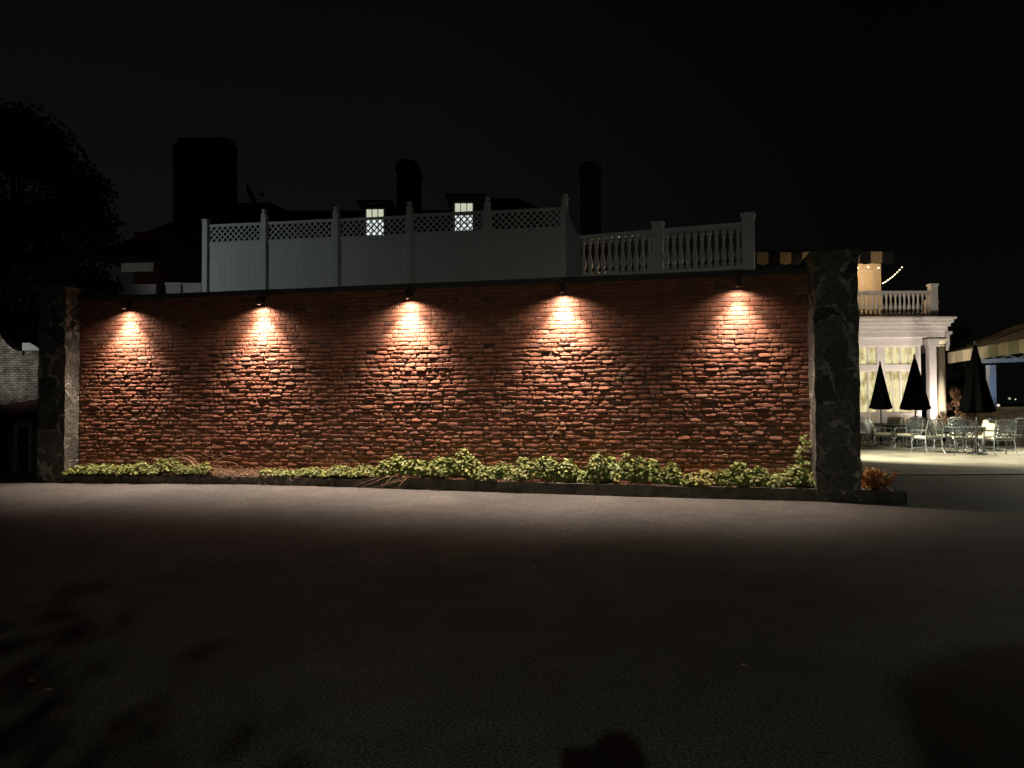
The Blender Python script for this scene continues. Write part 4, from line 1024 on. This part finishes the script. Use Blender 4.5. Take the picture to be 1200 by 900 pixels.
# porch lean-to
b = MB(); b.add([(ox(-60),-.5,oz(497)),(ox(75),-.5,oz(480)),(ox(75),-.003,oz(463)),(ox(-60),-.003,oz(484))]+[(ox(-60),-.5,oz(499)),(ox(75),-.5,oz(482)),(ox(75),-.003,oz(465)),(ox(-60),-.003,oz(486))], [(0,1,2,3),(7,6,5,4),(0,4,5,1),(1,5,6,2),(2,6,7,3),(3,7,4,0)]); b.build('porch_roof', mat('maroon_roof', (.05,.016,.012), .8), ob)
b = MB(); b.box((ox(-60),-.06,0),(ox(16),-.003,oz(490))); b.build('porch_wall', mat('maroon_boards', (.045,.012,.01), .8), ob)
b = MB(); x0, x1 = ox(17), ox(39); b.box((x0,-.09,0),(x0+.16,-.003,oz(494))); b.box((x1-.1,-.09,0),(x1,-.003,oz(494))); b.box((x0+.16,-.088,oz(500)),(x1-.1,-.003,oz(494))); b.build('door_frame', mat('cool_frame', (.55,.62,.62), .6), ob)
b = MB(); b.box((x0+.16,-.04,0),(x1-.1,-.006,oz(500))); dr = b.build('door', mat('dark_door', (.012,.012,.014), .35), ob); b = MB(); b.box((x0+.3,-.1,1.0),(x0+.75,-.041,1.05)); b.build('handle', M_alu, dr)
b = MB(); b.box((ox(11),-.05+-.05,.3),(ox(16),-.061,oz(500)-.2)); b.build('shutter', mat('slat_grey', (.3,.33,.33), .7), ob)
b = MB(); b.box((ox(-40),-1.6,-.05),(ox(75),-.1,.12)); b.build('step', M_conc, ob)
f5, d = fixture('floodlight', 'floodlight left of the picture shining on the pale outbuilding', Vector((X(-70,25.4),25.4,2.6)), Vector((X(20,28),28,3.0)))
spot('flood_beam', Vector((X(-70,25.4),25.4,2.6))+d*.03, (X(24,28),28,3.3), 110, (1,.95,.85), 90, .8, .05)
# cool light on left fence panels
fc, d = fixture('floodlight', 'cool floodlight on the outbuilding roof shining at the left end of the white fence', Vector((-13.5,14.2,5.8)), FA+Vector((1,0,5)))
lpost = MB(); lpost.tube([(0,0,-6.9),(0,0,-.05)], .05, 8); lpost.build('pole', M_black, fc)
fc['label'] = 'cool floodlight on a tall pole left of the picture facing the white fence'
spot('flood_beam', Vector((-13.5,14.2,5.8))+d*.03, FA+Vector((.9,0,5)), 250, (.86,.96,.98), 40, 1, .05)

spot('tree_beam', Vector((-13.5,14.2,5.8)), (X(45,21),21,4.8), 130, (.86,1,.80), 60, .8, .05)
# ------------------------------------------------------------------ outside the frame: street lamp, photographer, added van, tree
SLP = Vector((-.75, -7.4, 4.75))
sl_ = empty('street_lamp', (SLP.x-1.2, SLP.y, 0), 0, 'street lamp behind the viewer lighting the asphalt', 'street lamp')
b = MB(); b.tube([(0,0,0),(0,0,4.3),(.1,0,4.8),(.5,0,5.0),(.95,0,4.95)], [.08,.06,.05,.045,.04], 10); b.build('pole', M_black, sl_)
b = MB(); b.box((.9,-.14,4.87),(1.5,.14,4.97)); b.build('lamp_head', M_black, sl_)
spot('street_light', SLP, (0, 2.0, 0), 880, (.93,1.0,.82), 78, 1, .05)
# photographer
me = bpy.data.meshes.new('person'); J = {'pel':(0,0,.98,.15),'ch':(0,.02,1.32,.17),'nk':(0,.02,1.50,.065),'hd':(0,.05,1.60,.085),'ht':(0,.04,1.72,.08),
 'hl':(-.1,0,.9,.1),'kl':(-.12,.02,.5,.065),'al':(-.13,0,.09,.045),'tl':(-.14,.16,.04,.04),'hr':(.1,0,.9,.1),'kr':(.12,.02,.5,.065),'ar':(.13,0,.09,.045),'tr':(.14,.16,.04,.04),
 'sl':(-.19,.02,1.42,.07),'el':(-.27,.12,1.2,.045),'wl':(-.09,.33,1.42,.03),'fl':(-.05,.37,1.48,.028),'sr':(.19,.02,1.42,.07),'er':(.27,.12,1.2,.045),'wr':(.09,.33,1.42,.03),'fr':(.05,.37,1.48,.028)}
E = [('pel','ch'),('ch','nk'),('nk','hd'),('hd','ht'),('pel','hl'),('hl','kl'),('kl','al'),('al','tl'),('pel','hr'),('hr','kr'),('kr','ar'),('ar','tr'),('ch','sl'),('sl','el'),('el','wl'),('wl','fl'),('ch','sr'),('sr','er'),('er','wr'),('wr','fr')]
kk = list(J); me.from_pydata([J[k][:3] for k in kk], [(kk.index(a), kk.index(b_)) for a, b_ in E], [])
po = bpy.data.objects.new('person', me); col.objects.link(po); sk = po.modifiers.new('skin','SKIN')
for i, k in enumerate(kk): me.skin_vertices[0].data[i].radius = (J[k][3], J[k][3]); 
me.skin_vertices[0].data[0].use_root = True
sb = po.modifiers.new('sub','SUBSURF'); sb.levels = sb.render_levels = 2; me.materials.append(mat('dark_clothes', (.03,.03,.035), .9))
po.location = (.03, -.45, 0); tag(po, 'person in dark clothes standing behind the viewpoint holding up a phone', 'person')
# phone held by the photographer
b = MB(); b.box((-.10,-.105,1.455),(.06,-.095,1.535)); tag(b.build('phone', M_black), 'black phone held sideways in the raised hands of the person', 'phone')
# unseen van added behind right, shaped to cast the corner shadow
cr_ = empty('shadow_van', (2.73, -3.7, 0), R(90), 'unseen dark van added behind the viewpoint to cast the corner shadow', 'van')
prof = [(-.93,.3),(-.98,.7),(-.97,1.3),(-.88,2.1),(-.78,2.45),(-.6,2.62),(-.3,2.68),(.3,2.68),(.6,2.62),(.78,2.45),(.88,2.1),(.97,1.3),(.98,.7),(.93,.3)]
b = MB(); k = len(prof); vs = []
for y, sc_, zs in ((-2.75,.8,.38),(-2.6,.95,.45),(-1.75,1,.52),(-1.1,1,.93),(-.7,1,1),(2.2,1,1.0),(2.45,.97,.97),(2.52,.9,.9)):
    for x, z in prof: vs.append((x*sc_, y, .28+(z-.28)*zs*1.195))
fs = [(i*k+j, i*k+(j+1)%k, (i+1)*k+(j+1)%k, (i+1)*k+j) for i in range(7) for j in range(k)]+[tuple(range(k))[::-1], tuple(7*k+j for j in range(k))]
b.add(vs, fs); b.build('body', mat('van_paint', (.02,.02,.025), .3), cr_, True)
for sx in (-1,1):
    for sy in (-1.75,1.5):
        b = MB(); b.tube([(sx*.78,sy,.33),(sx*.985,sy,.33)], .33, 20); w_ = b.build('wheel', mat('tyre', (.02,.02,.02), .9), cr_); b = MB(); b.tube([(sx*.986,sy,.33),(sx*.995,sy,.33)], .2, 16); b.build('rim', M_alu, w_)
tree('broadleaf_tree', 'young tree behind the viewpoint whose crown overhangs the asphalt to the left', (-1.95,-3.15,0), 2.88, 1.15, 3200, 44, .09, lo=.8, trunk_r=.05, zlow=.92)

# ------------------------------------------------------------------ world, sun, render
w = bpy.data.worlds.new('World'); scene.world = w; w.use_nodes = True; nt = w.node_tree; N = nt.nodes; L = nt.links; bg = N['Background']
tc = N.new('ShaderNodeTexCoord'); sx = N.new('ShaderNodeSeparateXYZ'); L.new(tc.outputs['Generated'], sx.inputs[0])
cr = N.new('ShaderNodeValToRGB'); e = cr.color_ramp.elements; e[0].position = 0; e[0].color = (.0046,.0050,.0044,1); e[1].position = .55; e[1].color = (.0014,.0015,.0015,1)
el = cr.color_ramp.elements.new(.25); el.color = (.0034,.0038,.0034,1); L.new(sx.outputs[2], cr.inputs['Fac'])
mr = N.new('ShaderNodeMapRange'); mr.inputs['From Min'].default_value = -.1; mr.inputs['From Max'].default_value = .38; mr.inputs['To Min'].default_value = 1; mr.inputs['To Max'].default_value = .38; L.new(sx.outputs[0], mr.inputs['Value'])
vm = N.new('ShaderNodeVectorMath'); vm.operation = 'SCALE'; L.new(cr.outputs[0], vm.inputs[0]); L.new(mr.outputs[0], vm.inputs['Scale']); L.new(vm.outputs[0], bg.inputs['Color']); bg.inputs['Strength'].default_value = 1.12
sd_ = bpy.data.lights.new('moon', 'SUN'); sd_.energy = .004; sd_.angle = R(.5); sd_.color = (.9,.95,1); so_ = bpy.data.objects.new('moon', sd_); col.objects.link(so_); so_.rotation_euler = (R(50), 0, R(-20))
vs_ = scene.view_settings; vs_.view_transform = 'Standard'; vs_.look = 'None'; vs_.exposure = 0; vs_.gamma = 1
scene.cycles.use_denoising = True
try: scene.cycles.denoiser = 'OPENIMAGEDENOISE'
except Exception: pass
scene.cycles.max_bounces = 6; scene.cycles.diffuse_bounces = 3; scene.cycles.glossy_bounces = 2; scene.cycles.sample_clamp_indirect = 2
scene.cycles.use_light_tree = True
